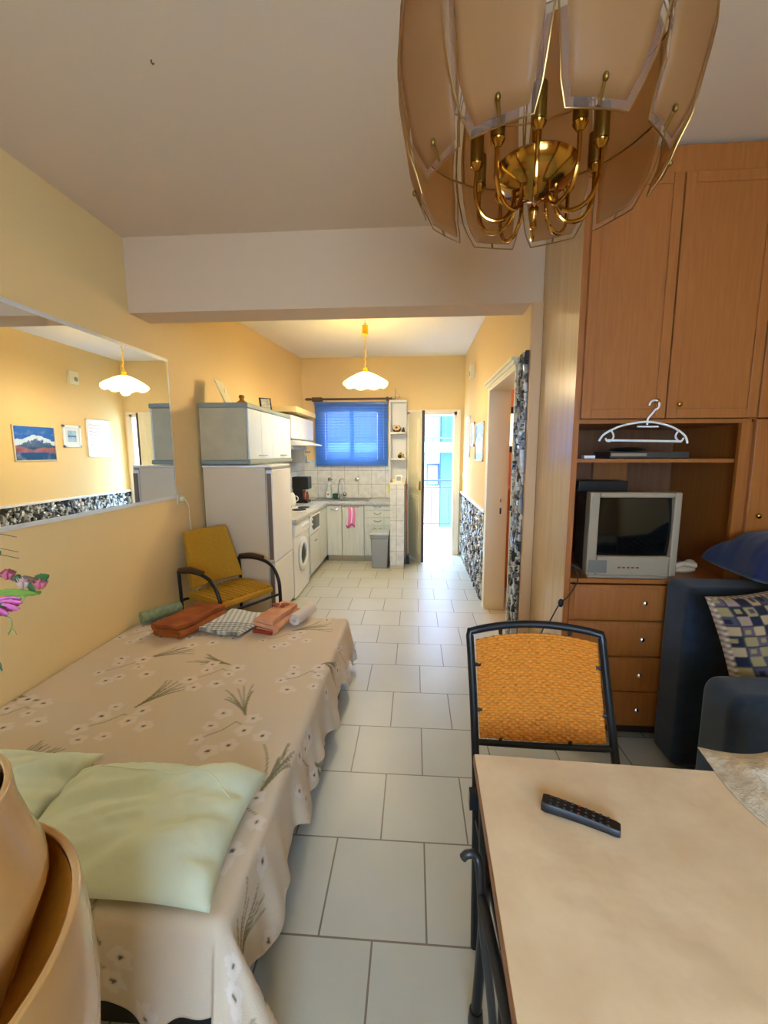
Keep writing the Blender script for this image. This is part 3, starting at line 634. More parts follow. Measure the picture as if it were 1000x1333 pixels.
# ================================================================ KITCHEN UNITS
ZC = 0.80
wt = MB().prism([(-1.83, 4.155), (-1.165, 4.155), (-1.165, 5.745), (-0.305, 5.745), (-0.305, 6.282), (-1.625, 6.282), (-1.645, 6.2), (-1.825, 4.55)], ZC, ZC + .038)
wt = wt.build('worktop', M['worktop'], bevel=0.004); tag(wt, 'pale L-shaped kitchen worktop around the corner', 'worktop')
def handle(parent, x, y, z, w=.05):
    MB().tube(smooth_path([(x - w, y, z + .006), (x - w * .5, y - .014, z - .006), (x, y - .018, z - .010), (x + w * .5, y - .014, z - .006), (x + w, y, z + .006)], 4), 0.005, 6).build('handle', M['steel'], parent)
YK = 5.79
def cab_unit(name, label, x0, x1, fronts, group=None):
    t = thing(name, label, 'cabinet', ((x0 + x1) / 2, 6.0, 0), group)
    B(x0, x1, YK, 6.282, 0.09, ZC - .002).build('body', M['laminate'], t)
    B(x0, x1, YK + .05, 6.282, 0.0, 0.09).build('plinth', mat('beige_plinth', (196, 184, 150), 0.5), t)
    for k, (za, zb, kind) in enumerate(fronts):
        o = B(x0 + .003, x1 - .003, YK - .018, YK, za, zb).build(kind, M['laminate'], t, bevel=0.003)
        if kind == 'drawer': handle(o, (x0 + x1) / 2, YK - .018, (za + zb) / 2 + .01)
        elif x0 < -1.2: handle(o, (x0 + x1) / 2, YK - .018, zb - .055)
    return t
cab_unit('base_cabinet', 'base cabinet with handled door left of the sink door', -1.19, -0.985, [(.09, .79, 'door')])
cab_unit('base_cabinet', 'base cabinet under the sink with pink towel on its door', -0.98, -0.68, [(.09, .79, 'door')])
for o in [c for c in bpy.data.objects if c.name.startswith('base_cabinet') and 'left of' in c['label']]:
    for c in o.children:
        if c.name.startswith('door'): handle(c, -1.085, YK - .018, .735)
cab_unit('drawer_cabinet', 'base cabinet with five drawers behind the grey bin', -0.675, -0.31, [(.725, .79, 'drawer'), (.625, .721, 'drawer'), (.515, .621, 'drawer'), (.415, .511, 'drawer'), (.095, .411, 'drawer')])
# left run: panel, built-in oven unit, washing machine
ov = thing('oven_cabinet', 'base cabinet holding small white oven beside washing machine', 'cabinet', (-1.5, 5.05, 0))
B(-1.74, -1.205, 4.785, 5.30, 0.09, ZC - .002).build('body', M['laminate'], ov)
B(-1.74, -1.25, 4.785, 5.30, 0, .09).build('plinth', mat('beige_plinth', (196, 184, 150), 0.5), ov)
o = B(-1.205, -1.187, 4.79, 5.295, 0.095, 0.545).build('door', M['laminate'], ov, bevel=0.003)
MB().tube([(-1.187, 4.99, .46), (-1.172, 5.01, .455), (-1.172, 5.07, .455), (-1.187, 5.09, .46)], 0.005, 6).build('handle', M['steel'], o)
oo = thing('built_in_oven', 'small white oven with dark window under the worktop', 'oven', (-1.19, 5.04, 0.56))
B(-1.203, -1.180, 4.79, 5.295, 0.56, 0.79).build('front_frame', M['white'], oo, bevel=0.004)
B(-1.182, -1.172, 4.88, 5.23, 0.60, 0.755).build('oven_window', M['darkglass'], oo, bevel=0.003)
MB().tube([(-1.18, 4.90, .775), (-1.160, 4.91, .775), (-1.160, 5.20, .775), (-1.18, 5.21, .775)], 0.006, 6).build('handle', M['white'], oo)
for z in (.74, .68, .62): MB().lathe([(0.014, 0), (0.012, .02), (0, .021)], (-1.18, 4.83, z), 14, 'x').build('knob', M['white'], oo)
cp = thing('corner_cabinet', 'corner base cabinet with plain grey front beyond the oven', 'cabinet', (-1.45, 5.8, 0))
B(-1.69, -1.205, 5.305, 5.785, 0.09, ZC - .002).build('body', M['laminate'], cp)
B(-1.205, -1.187, 5.31, 5.765, 0.095, 0.79).build('front_panel', M['laminate'], cp, bevel=0.003)
B(-1.64, -1.25, 5.305, 5.84, 0, .088).build('plinth', mat('beige_plinth', (196, 184, 150), 0.5), cp)
wm = thing('washing_machine', 'white front-loading washing machine beside the refrigerator', 'washing machine', (-1.5, 4.46, 0))
B(-1.78, -1.20, 4.17, 4.765, 0.012, ZC - .006).build('body', M['enamel'], wm, bevel=0.008)
B(-1.20, -1.190, 4.18, 4.755, 0.655, 0.785).build('control_panel', M['white'], wm, bevel=0.003)
B(-1.20, -1.186, 4.19, 4.36, 0.68, 0.765).build('detergent_drawer', M['white'], wm, bevel=0.003)
for y in (4.48, 4.60, 4.69): MB().lathe([(0.022, 0), (0.018, .022), (0, .023)], (-1.19, y, .72), 16, 'x').build('dial', M['white'], wm)
dd = MB().lathe([(0.115, 0), (0.150, .004), (0.185, .0), (0.19, -.012)][::-1] + [(0.185, .012), (0.150, .022), (0.120, .018), (0.115, .0)], (-1.198, 4.49, 0.42), 40, 'x').build('porthole_ring', M['white'], wm)
MB().lathe([(0.118, 0.005), (0.10, .012), (0.05, .026), (0, .03)], (-1.198, 4.49, 0.42), 32, 'x').build('porthole_glass', mat('door_glass', (70, 78, 74), 0.08), dd)
for y in (4.22, 4.70): MB().lathe([(0.018, 0), (0.018, .012)], (-1.25, y, 0), 12).build('foot', M['black'], wm)
# hob, coffee maker, kettle, sink, tap, bottles
hb = thing('hob', 'white electric hob with two dark hot plates', 'hob', (-1.45, 4.9, .838))
B(-1.70, -1.20, 4.72, 5.18, .838, .846).build('plate', M['enamel'], hb, bevel=0.003)
for (x, y, r) in ((-1.32, 4.84, .08), (-1.32, 5.05, .07), (-1.56, 4.84, .07), (-1.56, 5.05, .09)):
    MB().lathe([(r, .846), (r, .853), (r - .01, .856), (0.02, .855), (0, .855)], (x, y, 0), 28).build('hot_plate', M['hob'], hb)
cm = thing('coffee_maker', 'black drip coffee maker in the worktop corner', 'coffee maker', (-1.48, 5.62, .838))
B(-1.60, -1.40, 5.55, 5.75, .838, .872).build('base', M['black'], cm, bevel=0.006)
B(-1.60, -1.47, 5.57, 5.75, .872, 1.02).build('column', M['black'], cm, bevel=0.006)
B(-1.60, -1.385, 5.55, 5.75, 1.02, 1.185).build('tank', M['black'], cm, bevel=0.012)
MB().lathe([(0.03, .873), (0.042, .89), (0.044, .93), (0.036, .97), (0.036, .99)], (-1.435, 5.60, 0), 20).build('carafe', mat('coffee_glass', (110, 60, 40), 0.1), cm)
kt = thing('kettle', 'small white kettle in front of the coffee maker', 'kettle', (-1.56, 5.36, .838))
MB().lathe([(0.05, .838), (0.058, .85), (0.06, .90), (0.05, .96), (0.032, .995), (0.0, 1.0)], (-1.56, 5.36, 0), 24).build('body', M['white'], kt)
MB().tube(arc((-1.505, .92), .035, -PI / 2, PI / 2, 8, 'xz', 5.36), .007, 6).build('handle', M['white'], kt)
MB().blob((-1.56, 5.36, 1.003), (.01, .01, .008), 6).build('lid_knob', M['black'], kt)
sk = thing('sink', 'steel double sink set in the worktop under the window', 'sink', (-1.05, 6.0, .838))
b = MB(); X0, X1, Y0, Y1 = -1.42, -0.62, 5.83, 6.24
b.box(X0, X1, Y0, Y0 + .035, .838, .843).box(X0, X1, Y1 - .05, Y1, .838, .843).box(X0, X0 + .03, Y0, Y1, .838, .843).box(X1 - .03, X1, Y0, Y1, .838, .843).box(-1.03, -.99, Y0, Y1, .838, .843)
b.build('rim', M['steel'], sk, bevel=0.002)
for xa, xb in ((X0 + .03, -1.03), (-.99, X1 - .03)):
    def bowl(u, v, xa=xa, xb=xb):
        e = min(u, 1 - u, v, 1 - v); d = min(1, e * 6); return (xa + u * (xb - xa), Y0 + .035 + v * (Y1 - Y0 - .085), .843 - .0035 * d)
    MB().grid(bowl, 16, 12).build('bowl', mat('sink_bowl', (120, 120, 112), 0.3, 1.0), sk)
tp = thing('kitchen_tap', 'tall chrome swan-neck tap behind the sink', 'tap', (-1.07, 6.21, .843))
MB().lathe([(0.028, .843), (0.026, .86), (0.018, .88), (0.016, .90)], (-1.07, 6.215, 0), 20).build('base', M['chrome'], tp)
MB().tube(smooth_path([(-1.09, 6.21, .87), (-1.10, 6.21, .97), (-1.085, 6.20, 1.08), (-1.05, 6.17, 1.125), (-1.01, 6.13, 1.115), (-.995, 6.11, 1.085)], 6), .0095, 10).build('spout', M['chrome'], tp)
MB().blob((-1.01, 6.20, .90), (.035, .03, .03), 8).build('mixer_knob', M['chrome'], tp)
bt = thing('spray_bottle', 'clear spray bottle with white label beside the tap', 'bottle', (-1.25, 6.22, .838))
MB().lathe([(0.036, .838), (0.042, .845), (0.042, .94), (0.026, .99), (0.014, 1.02), (0.014, 1.035), (0, 1.036)], (-1.25, 6.225, 0), 20).build('body', mat('pale_bottle', (196, 214, 196), 0.15), bt)
B(-1.275, -1.225, 6.181, 6.184, .86, .94).build('paper_label', M['white'], bt); B(-1.262, -1.238, 6.179, 6.181, .885, .91).build('label_mark', mat('red_mark', (190, 90, 50), .5), bt)
MB().box(-1.262, -1.23, 6.205, 6.245, 1.035, 1.075).box(-1.235, -1.20, 6.215, 6.235, 1.05, 1.07).build('trigger_head', M['white'], bt, bevel=0.004)
tag(B(-1.19, -1.115, 6.205, 6.255, .845, .905).build('dish_sponge', mat('dark_green_sponge', (40, 90, 66), 0.9), bevel=0.006), 'dark green sponge between spray bottle and tap', 'sponge')
for i, x in enumerate((-1.24, -0.84)):
    t = thing('wall_valve', ['round chrome valve on the tiles above the spray bottle', 'round chrome valve on the tiles right of the tap'][i], 'valve', (x, 6.28, 1.10), 'valves on the tiles')
    MB().lathe([(0.03, 0), (0.028, -.012), (0.012, -.014), (0.012, -.05)], (x, 6.284, 1.11), 20, 'y').build('escutcheon', M['chrome'], t)
    B(x - .005, x + .045, 6.232, 6.245, 1.10, 1.12).build('handle', M['steel'], t, bevel=0.003)
# pink towel hanging on the sink door
tw = MB()
def towf(u, v):
    x = -0.915 + u * 0.115 + .006 * math.sin(v * 5); return (x, YK - .034 + .010 * math.sin(u * 11 + v * 2), 0.765 - v * (.27 + .02 * math.sin(u * 7)))
nu_, nv_ = 36, 30; tw.grid(towf, nu_, nv_)
cols = []
for j in range(nv_):
    for i in range(nu_):
        u, v = i / (nu_ - 1), j / (nv_ - 1); c = lin((236, 130, 186)) if (u % 0.5) > .2 else lin((246, 232, 238))
        if v > .88: c = lin((196, 90, 120))
        cols.append(c)
tag(tw.build('tea_towel', vcol_mat('printed_cloth', .9), solid=.004, colors=cols), 'pink and white tea towel hanging on the sink cabinet door', 'towel')
th_ = thing('towel_hook', 'small steel towel rail on the sink cabinet door', 'hook', (-.85, YK - .03, .76))
MB().tube([(-.95, YK - .018, .765), (-.95, YK - .034, .768), (-.76, YK - .034, .768), (-.76, YK - .018, .765)], .003, 6).build('rail', M['steel'], th_)
for x in (-.95, -.76): MB().lathe([(0.009, 0), (0.007, -.006), (0, -.006)], (x, YK - .018, .765), 10, 'y').build('mount', M['steel'], th_)
# bin
bn = thing('waste_bin', 'grey plastic lidded bin in front of the drawers', 'bin', (-.43, 5.56, 0))
def taper(b, x0, x1, y0, y1, z0, z1, k):
    b.add([(x0 + k, y0 + k, z0), (x1 - k, y0 + k, z0), (x1 - k, y1 - k, z0), (x0 + k, y1 - k, z0), (x0, y0, z1), (x1, y0, z1), (x1, y1, z1), (x0, y1, z1)], [(3, 2, 1, 0), (4, 5, 6, 7), (0, 1, 5, 4), (1, 2, 6, 5), (2, 3, 7, 6), (3, 0, 4, 7)]); return b
taper(MB(), -.555, -.325, 5.43, 5.72, 0, .40, .018).build('body', M['bin'], bn, bevel=0.012, seg=3)
taper(MB(), -.562, -.318, 5.422, 5.728, .40, .445, -.0).build('rim', M['bin'], bn, bevel=0.008)
taper(MB(), -.562, -.318, 5.422, 5.728, .447, .475, -.012).build('lid', M['binlid'], bn, bevel=0.008, seg=3)
# tiled half wall and corner shelf
struct('wall_half', B(-0.30, -0.125, 5.41, 6.285, 0, 1.10), M['walltile'])
struct('trim_8', B(-0.31, -0.115, 5.40, 6.285, 1.10, 1.125), M['cream'], bevel=0.004)
struct('baseboard_right', B(-0.303, -0.122, 5.405, 5.41, 0, 0.06), mat('skirting_tile', (196, 184, 160), 0.4))
cs = thing('corner_shelf', 'tall white shelf unit between window blind and balcony door', 'shelf', (-.23, 6.2, 1.126))
B(-.345, -.112, 6.262, 6.282, 1.127, 2.19).build('back_board', mat('shelf_white', (222, 218, 206), .45), cs)
B(-.345, -.333, 6.08, 6.262, 1.127, 2.19).build('side_board', mat('shelf_white', (222, 218, 206), .45), cs)
for z in (1.395, 1.755):
    MB().prism([(-.333, 6.26), (-.333, 6.08)] + [(-.23 - .103 * math.cos(a), 6.08 - .06 * math.sin(a)) for a in [i * PI / 10 for i in range(1, 10)]] + [(-.112, 6.1), (-.112, 6.26)], z, z + .025).build('shelf_board', mat('shelf_white', (222, 218, 206), .45), cs, bevel=.003)
B(-.345, -.112, 6.08, 6.282, 2.19, 2.215).build('top_board', mat('shelf_white', (222, 218, 206), .45), cs)
pt = thing('clay_pot', 'round clay pot with pale flowers on the upper corner shelf', 'pot', (-.25, 6.15, 1.78))
MB().lathe([(0.03, 1.78), (0.052, 1.80), (0.06, 1.83), (0.05, 1.86), (0.042, 1.875), (0.038, 1.87), (0, 1.86)], (-.25, 6.15, 0), 24).build('body', mat('brown_clay', (90, 64, 40), .6), pt)
for i in range(7):
    a = i * 2 * PI / 7; MB().blob((-.25 + .035 * math.cos(a), 6.10 + .01 * math.sin(a), 1.84 + .022 * math.sin(a)), (.018, .012, .016), 6).build('flower', mat('peach_flower', (230, 190, 140), .7), pt)
tag(MB().lathe([(0.018, 1.78), (0.022, 1.80), (0.012, 1.83), (0.014, 1.845), (0, 1.85)], (-.155, 6.14, 0), 14).build('figurine', M['black']), 'tiny dark figurine right of the clay pot', 'figurine')
fg2 = thing('trinket', 'small gold and black ornament on the lower corner shelf', 'ornament', (-.19, 6.14, 1.42))
MB().blob((-.205, 6.14, 1.447), (.03, .02, .027), 6).build('base', M['black'], fg2)
for dx, dz in ((0, .07), (.03, .05), (-.02, .05), (.035, .025)): MB().blob((-.19 + dx, 6.14, 1.42 + dz), (.018, .015, .014), 6).build('nugget', mat('old_gold', (190, 160, 60), .35, .6), fg2)
cl = thing('desk_calendar', 'small white desk clock on the tiled half wall', 'clock', (-.2, 5.5, 1.125))
B(-.235, -.155, 5.47, 5.50, 1.125, 1.215).build('case', M['white'], cl, bevel=0.008)
B(-.222, -.168, 5.466, 5.47, 1.145, 1.20).build('face', mat('grey_face', (150, 150, 142), .3), cl)
tag(MB().lathe([(0.014, 1.125), (0.016, 1.13), (0.016, 1.15), (0, 1.155)], (-.285, 5.46, 0), 12).build('bottle_cap', mat('grey_cap', (150, 150, 145), .4)), 'tiny grey cap left of the desk clock', 'cap')
tag(B(-.335, -.312, 5.60, 5.62, .98, 1.09).build('cleaning_brush', mat('yellow_brush', (226, 214, 40), .5), bevel=0.006), 'yellow brush hanging on the side of the tiled half wall', 'brush')
bo = thing('model_sailboat', 'wire model sailboat on top of the corner shelf', 'model boat', (-.27, 6.17, 2.215))
MB().blob((-.27, 6.17, 2.228), (.06, .02, .013), 8).build('hull', mat('hull_wood', (190, 170, 130), .6), bo)
MB().tube([(-.27, 6.17, 2.235), (-.27, 6.17, 2.39)], .002, 5).build('mast', M['rodwood'], bo)
MB().add([(-.265, 6.17, 2.25), (-.20, 6.17, 2.25), (-.267, 6.17, 2.38)], [(0, 1, 2)]).build('sail', mat('sail_cloth', (226, 200, 156), .8), bo, solid=.001)
MB().add([(-.275, 6.17, 2.25), (-.325, 6.17, 2.25), (-.273, 6.17, 2.34)], [(0, 1, 2)]).build('sail', mat('sail_cloth', (226, 200, 156), .8), bo, solid=.001)
# blind and rod
bd_ = thing('venetian_blind', 'closed blue venetian blind over the kitchen window', 'blind', (-.9, 6.24, 1.31))
B(-1.435, -.375, 6.225, 6.262, 2.175, 2.215).build('head_rail', mat('blind_rail', (60, 100, 170), .4), bd_, bevel=.003)
B(-1.425, -.38, 6.228, 6.256, 1.312, 1.33).build('bottom_rail', mat('blind_rail', (60, 100, 170), .4), bd_, bevel=.003)
for i in range(40):
    z = 2.168 - i * .0212
    MB().add([(-1.43, 6.232, z - .0108), (-.378, 6.232, z - .0108), (-.378, 6.238, z), (-1.43, 6.238, z), (-1.43, 6.250, z + .0090), (-.378, 6.250, z + .0090)], [(0, 1, 2, 3), (3, 2, 5, 4)]).build('slat', M['blind'], bd_)
for x in (-1.28, -.53): B(x - .003, x + .003, 6.229, 6.231, 1.40, 2.06).build('light_leak_strip', M['white'], bd_)  # white strips in place of daylight leaking through the blind
MB().tube([(-.44, 6.218, 2.18), (-.44, 6.216, 1.40)], .003, 6).build('tilt_wand', mat('clear_wand', (130, 160, 200), .3), bd_)
cr = thing('curtain_rod', 'dark wooden curtain rod above the blue blind', 'curtain rod', (-.95, 6.2, 2.24))
MB().tube([(-1.50, 6.20, 2.252), (-.33, 6.20, 2.252)], .014, 12).build('pole', M['rodwood'], cr)
MB().lathe([(0.0, 0), (0.012, .01), (0.02, .035), (0.016, .055), (0.02, .06), (0.018, .075)], (-1.565, 6.20, 2.252), 16, 'x').build('finial', M['rodwood'], cr)
MB().lathe([(0.014, 0), (0.022, .008), (0.028, .03), (0.012, .05), (0, .06)], (-.335, 6.20, 2.252), 16, 'x').build('finial', M['rodwood'], cr)
B(-1.46, -1.32, 6.185, 6.30, 2.225, 2.278).build('bracket', M['rodwood'], cr, bevel=.003)
B(-.40, -.37, 6.20, 6.30, 2.225, 2.278).build('bracket', M['rodwood'], cr, bevel=.003)
# balcony door leaf, hinged at the left jamb and open into the kitchen
dl = thing('balcony_door', 'cream panelled wooden door standing open to the balcony', 'door', (-.08, 6.26, 0))
L_ = .62
ang = math.atan2(5.72 - 6.26, .11 + .08)
def leafbox(b, s0, s1, t0, t1, z0, z1):
    R3 = Matrix.Rotation(ang, 3, 'Z'); vs = [Vector((-.07, 6.25, 0)) + R3 @ Vector((s, t, z)) for z in (z0, z1) for t in (t0, t1) for s in (s0, s1)]
    return b.add(vs, [(0, 2, 3, 1), (4, 5, 7, 6), (0, 1, 5, 4), (2, 6, 7, 3), (0, 4, 6, 2), (1, 3, 7, 5)])
b = MB(); leafbox(b, 0, .56, -.02, .02, .012, 2.045)
b.build('leaf', M['cream'], dl, bevel=.002)
for (z0_, z1_) in ((1.17, 1.95), (.98, 1.11), (.12, .92)):
    b = MB(); leafbox(b, .09, .47, -.032, -.02, z0_, z1_); leafbox(b, .13, .43, -.040, -.032, z0_ + .03, z1_ - .03); b.build('raised_panel', M['cream'], dl, bevel=.006)
b = MB(); leafbox(b, .558, .563, -.019, .019, .02, 2.04); b.build('leaf_edge', mat('dark_edge', (70, 60, 60), .6), dl, label='dark door edge')  # edge strip coloured darker than the leaf
b = MB(); leafbox(b, .50, .53, -.035, -.02, 1.0, 1.12); b.build('lock_plate', M['brass'], dl)
# broom between half wall and door
br = thing('broom', 'reddish broom standing between half wall and open door', 'broom', (-.075, 5.86, 0))
MB().tube([(-.085, 5.80, .08), (-.095, 5.84, 1.08)], .011, 10).build('handle', mat('salmon_handle', (206, 130, 110), .5), br)
MB().prism([(-.11, .0), (-.055, .0), (-.065, .10), (-.10, .10)], 5.70, 5.90, 'y').build('brush_head', M['black'], br)

# things on the right kitchen wall
def picture(name, label, y0, y1, z0, z1, fcol, fw, painter):
    t = thing(name, label, 'picture', (.69, (y0 + y1) / 2, z0))
    x = XR
    MB().box(x - .018, x - .001, y0, y1, z0, z0 + fw).box(x - .018, x - .001, y0, y1, z1 - fw, z1).box(x - .018, x - .001, y0, y0 + fw, z0, z1).box(x - .018, x - .001, y1 - fw, y1, z0, z1).build('frame', fcol, t, bevel=.002)
    ny = 90; nz = 70
    Yv, Zv = np.meshgrid(np.linspace(0, 1, ny), np.linspace(0, 1, nz))
    cols = painter(1 - Yv, Zv).reshape(-1, 3); cols = np.hstack([cols, np.ones((len(cols), 1))])
    b = MB(); b.grid(lambda u, v: (x - .010, y0 + fw + u * (y1 - y0 - 2 * fw), z0 + fw + v * (z1 - z0 - 2 * fw)), ny, nz)
    b.build('print', vcol_mat('print', .12, spec=.6), t, colors=cols)
def L3(c): return np.array(lin(c)[:3])
def noise2(U, V, seed, f=4, oct=4):
    rs = np.random.RandomState(seed); out = np.zeros(U.shape); amp = 1
    for o_ in range(oct):
        for k in range(4):
            a, b_, p = rs.uniform(-1, 1) * f * 6, rs.uniform(-1, 1) * f * 6, rs.uniform(0, 6); out += amp * np.sin(a * U + b_ * V + p) / 4
        f *= 1.9; amp *= .55
    return out
def paint_lake(U, V):
    n = noise2(U, V, 3)[..., None]; c = np.zeros(U.shape + (3,)) + L3((40, 96, 176)) + .10 * np.clip(n, 0, 1) * np.array([1, 1, 1])
    ridge = .58 + .16 * np.exp(-((U - .45) / .25) ** 2) + .05 * noise2(U, U * 0, 8, 3)
    m = (V < ridge)[..., None]; snow = ((V > ridge - .14 - .08 * noise2(U, V, 5, 6)) & (V < ridge))[..., None]
    c = np.where(m, L3((70, 90, 110)) + .05 * n, c); c = np.where(snow, L3((206, 222, 236)), c)
    m2 = (V < .36 + .05 * noise2(U, U * 0, 11, 2))[..., None]; c = np.where(m2, L3((150, 96, 80)) + .05 * n, c)
    m3 = (V < .22)[..., None]; c = np.where(m3, L3((40, 76, 112)) + .25 * np.clip(noise2(U, V, 12, 2), 0, 1)[..., None], c)
    return np.clip(c, 0, 1)
def paint_small(U, V):
    c = np.zeros(U.shape + (3,)) + L3((226, 226, 222)); m = ((abs(U - .5) < .3) & (abs(V - .5) < .32))[..., None]
    c = np.where(m, L3((150, 182, 206)) + .10 * noise2(U, V, 4, 3)[..., None], c); m = ((abs(U - .5) < .3) & (abs(V - .5) < .05))[..., None]
    return np.clip(np.where(m, L3((70, 96, 130)), c), 0, 1)
def paint_text(U, V):
    c = np.zeros(U.shape + (3,)) + L3((236, 228, 220)); ln = (np.abs(((V * 11 + .1 * np.sin(U * 20)) % 1) - .5) < .11) & (U > .1) & (U < .9) & (V > .08) & (V < .94)
    return np.where(ln[..., None], L3((200, 184, 178)), c)
picture('mountain_picture', 'framed picture of a snowy mountain lake nearest the doorway', 4.43, 4.99, 1.41, 1.81, mat('pale_gilt', (226, 210, 170), .4), .012, paint_lake)
picture('small_picture', 'small white-framed blue picture, middle of three on the wall', 5.11, 5.40, 1.57, 1.85, M['white'], .03, paint_small)
picture('text_picture', 'tall white-framed wavy line print nearest the balcony door', 5.51, 5.96, 1.45, 1.95, M['white'], .012, paint_text)
it = thing('door_chime', 'white door chime box high on the kitchen wall', 'door chime', (.69, 5.34, 2.37))
B(.655, .70, 5.27, 5.42, 2.37, 2.525).build('case', M['cream'], it, bevel=.006); MB().lathe([(0.03, 0), (0.027, -.006), (0, -.006)], (.655, 5.37, 2.43), 16, 'x').build('grille', mat('grey_face', (150, 150, 142), .3), it)
sw = thing('light_switch', 'white light switch on the wall beside the balcony door', 'switch', (.69, 6.13, 1.15))
B(.69, .70, 6.09, 6.17, 1.155, 1.235).build('plate', M['white'], sw, bevel=.003); B(.684, .69, 6.115, 6.145, 1.17, 1.22).build('rocker', M['white'], sw, bevel=.002)
so = thing('wall_socket', 'white wall socket with plug below the mirror corner', 'socket', (XL + .01, 3.2, 1.1))
B(XL, XL + .012, 3.205, 3.285, 1.10, 1.18).build('plate', M['cream'], so, bevel=.004); MB().lathe([(0.02, 0), (0.018, .03), (0, .032)], (XL + .012, 3.245, 1.14), 14, 'x').build('plug', M['cream'], so)
tag(MB().tube(smooth_path([(XL + .045, 3.245, 1.14), (XL + .06, 3.27, 1.08), (XL + .03, 3.33, .95), (XL + .012, 3.40, .75), (XL + .012, 3.45, .4), (XL + .014, 3.52, .06)]), .004, 6).build('fridge_cable', M['cream']), 'thin cream cable running down from the wall socket', 'cable')
tag(MB().tube([(-.914, 1.62, 2.84), (-.914, 1.62, 2.832), (-.909, 1.62, 2.826), (-.905, 1.62, 2.830)], .0025, 6).build('ceiling_hook', M['stem']), 'tiny brown hook in the front ceiling', 'hook')

# bathroom glimpse
bc = thing('bathroom_cabinet', 'orange-brown wooden chest seen through the side doorway', 'cabinet', (1.3, 4.7, 0))
ow = mat('orange_wood', (226, 130, 60), .4, c2=(206, 110, 46), vscale=6, stretch=(6, 6, .8))
B(0.98, 1.7, 4.55, 4.99, .05, 1.10).build('body', ow, bc, bevel=.004)
for i, (za, zb) in enumerate(((.10, .58), (.62, 1.06))):
    for k in range(2):
        o = B(1.0 + k * .345, 1.335 + k * .345, 4.532, 4.55, za, zb).build('door', ow, bc, bevel=.006)
        B(1.04 + k * .345, 1.295 + k * .345, 4.525, 4.532, za + .05, zb - .05).build('panel', ow, o, bevel=.006)
B(.96, 1.72, 4.52, 4.99, 1.10, 1.13).build('top', ow, bc, bevel=.004)
tl = MB().blob((1.2, 4.72, 1.19), (.13, .1, .06), 8); tag(tl.build('folded_towel', mat('maroon_towel', (130, 50, 30), .9)), 'dark red towel heap on the chest in the side room', 'towel')
bl_ = thing('side_room_fill_lamp', 'added ceiling lamp, out of view, brightening the side room', 'lamp', (1.5, 3.8, 2.78))  # unseen lamp put in to light the side room
MB().lathe([(0.0, 2.77), (0.08, 2.775), (0.12, 2.80), (0.13, 2.84)], (1.5, 3.8, 0), 24).build('globe', mat('warm_globe', (255, 240, 220), .4, emit=((255, 224, 180), 16.0)), bl_)

# ================================================================ BED
XE, YN, YFAR, ZB = -0.475, 0.885, 2.79, 0.375
bed = thing('bed', 'low single bed along the mirror wall, black base filling the shade under it', 'bed', (-1.15, 1.85, 0))
B(-1.825, XE - .03, YN + .03, YFAR - .03, .20, ZB - .012).build('mattress', M['mattress'], bed, bevel=.02)
B(-1.82, XE - .02, YN + .004, YFAR - .05, .012, .20).build('bed_base', M['black'], bed)  # base made black and carried near the floor as the under-bed shade
for x in (-1.76, XE - .13):
    for y in (YN + .10, YFAR - .14): B(x, x + .06, y, y + .06, 0, .012).build('leg', M['black'], bed)
def cloth_pos(s, t):
    ds, dn, df = max(0, s - XE), max(0, YN - t), max(0, t - YFAR)
    bx, by = min(s, XE), min(max(t, YN), YFAR)
    d = math.hypot(ds, dn + df); z = ZB
    wr = .0035 * math.sin(7 * s + 3 * t) * math.sin(5 * t - 2 * s) + .0018 * math.sin(23 * s + 9 * t)
    if d < 1e-6: return (bx, by, z + wr)
    ux, uy = ds / d, (df - dn) / d
    r = .035
    if ds > 0 and dn > 0: p = YN - math.atan2(dn, ds) * .26
    elif dn > 0: p = YN - .41 - (XE - s)
    elif ds > 0 and df > 0: p = YFAR + math.atan2(df, ds) * .26
    elif df > 0: p = YFAR + .41 + (XE - s)
    else: p = t
    if d < r * PI / 2: o, dz = r * math.sin(d / r), r * (1 - math.cos(d / r))
    else:
        e = d - r * PI / 2; k = min(1, e / .22)
        fl_ = .14 + (.42 if (ds > 0 and dn > 0) else 0) * min(1, 4 * min(ds, dn) / max(ds, dn, 1e-6)); o = r + e * fl_ + k * (.017 * math.sin(2 * PI * p / .34 + .9 * math.sin(p * 4)) + .005 * math.sin(2 * PI * p / .11 + 1.3)); dz = r + e
    z = ZB - dz + wr * max(0, 1 - d * 8)
    if z < .012: o += (.012 - z) * .7; z = .012 + .006 * abs(math.sin(p * 30))
    return (bx + ux * o, by + uy * o, z)
S0, S1, T0, T1 = -1.832, XE + .29, YN - .245, YFAR + .26
NS, NT = 262, 390
ss = np.linspace(S0, S1, NS); tt = np.linspace(T0, T1, NT); SS, TT = np.meshgrid(ss, tt)
hemw = .018 * np.sin(TT * 21) + .012 * np.sin(TT * 9 + 1)
img = np.zeros(SS.shape + (3,)) + L3((220, 200, 172)); rs = np.random.RandomState(21)
def paint_flower(cx, cy, r, a):
    dx, dy = SS - cx, TT - cy; rr = np.hypot(dx, dy * 1.05); th = np.arctan2(dy, dx); R = r * (1 + .13 * np.cos(5 * th + a) + .06 * np.cos(3 * th - a))
    m = rr < R; img[m] = L3((229, 212, 194)); m = (rr < R) & (rr > R * .88); img[m] = L3((218, 199, 178))
    m = (np.hypot(dx, dy) < r * .30); img[m] = L3((216, 200, 168)); m = (np.hypot(dx * 1.0, dy * 1.4) < r * .2); img[m] = L3((92, 76, 74))
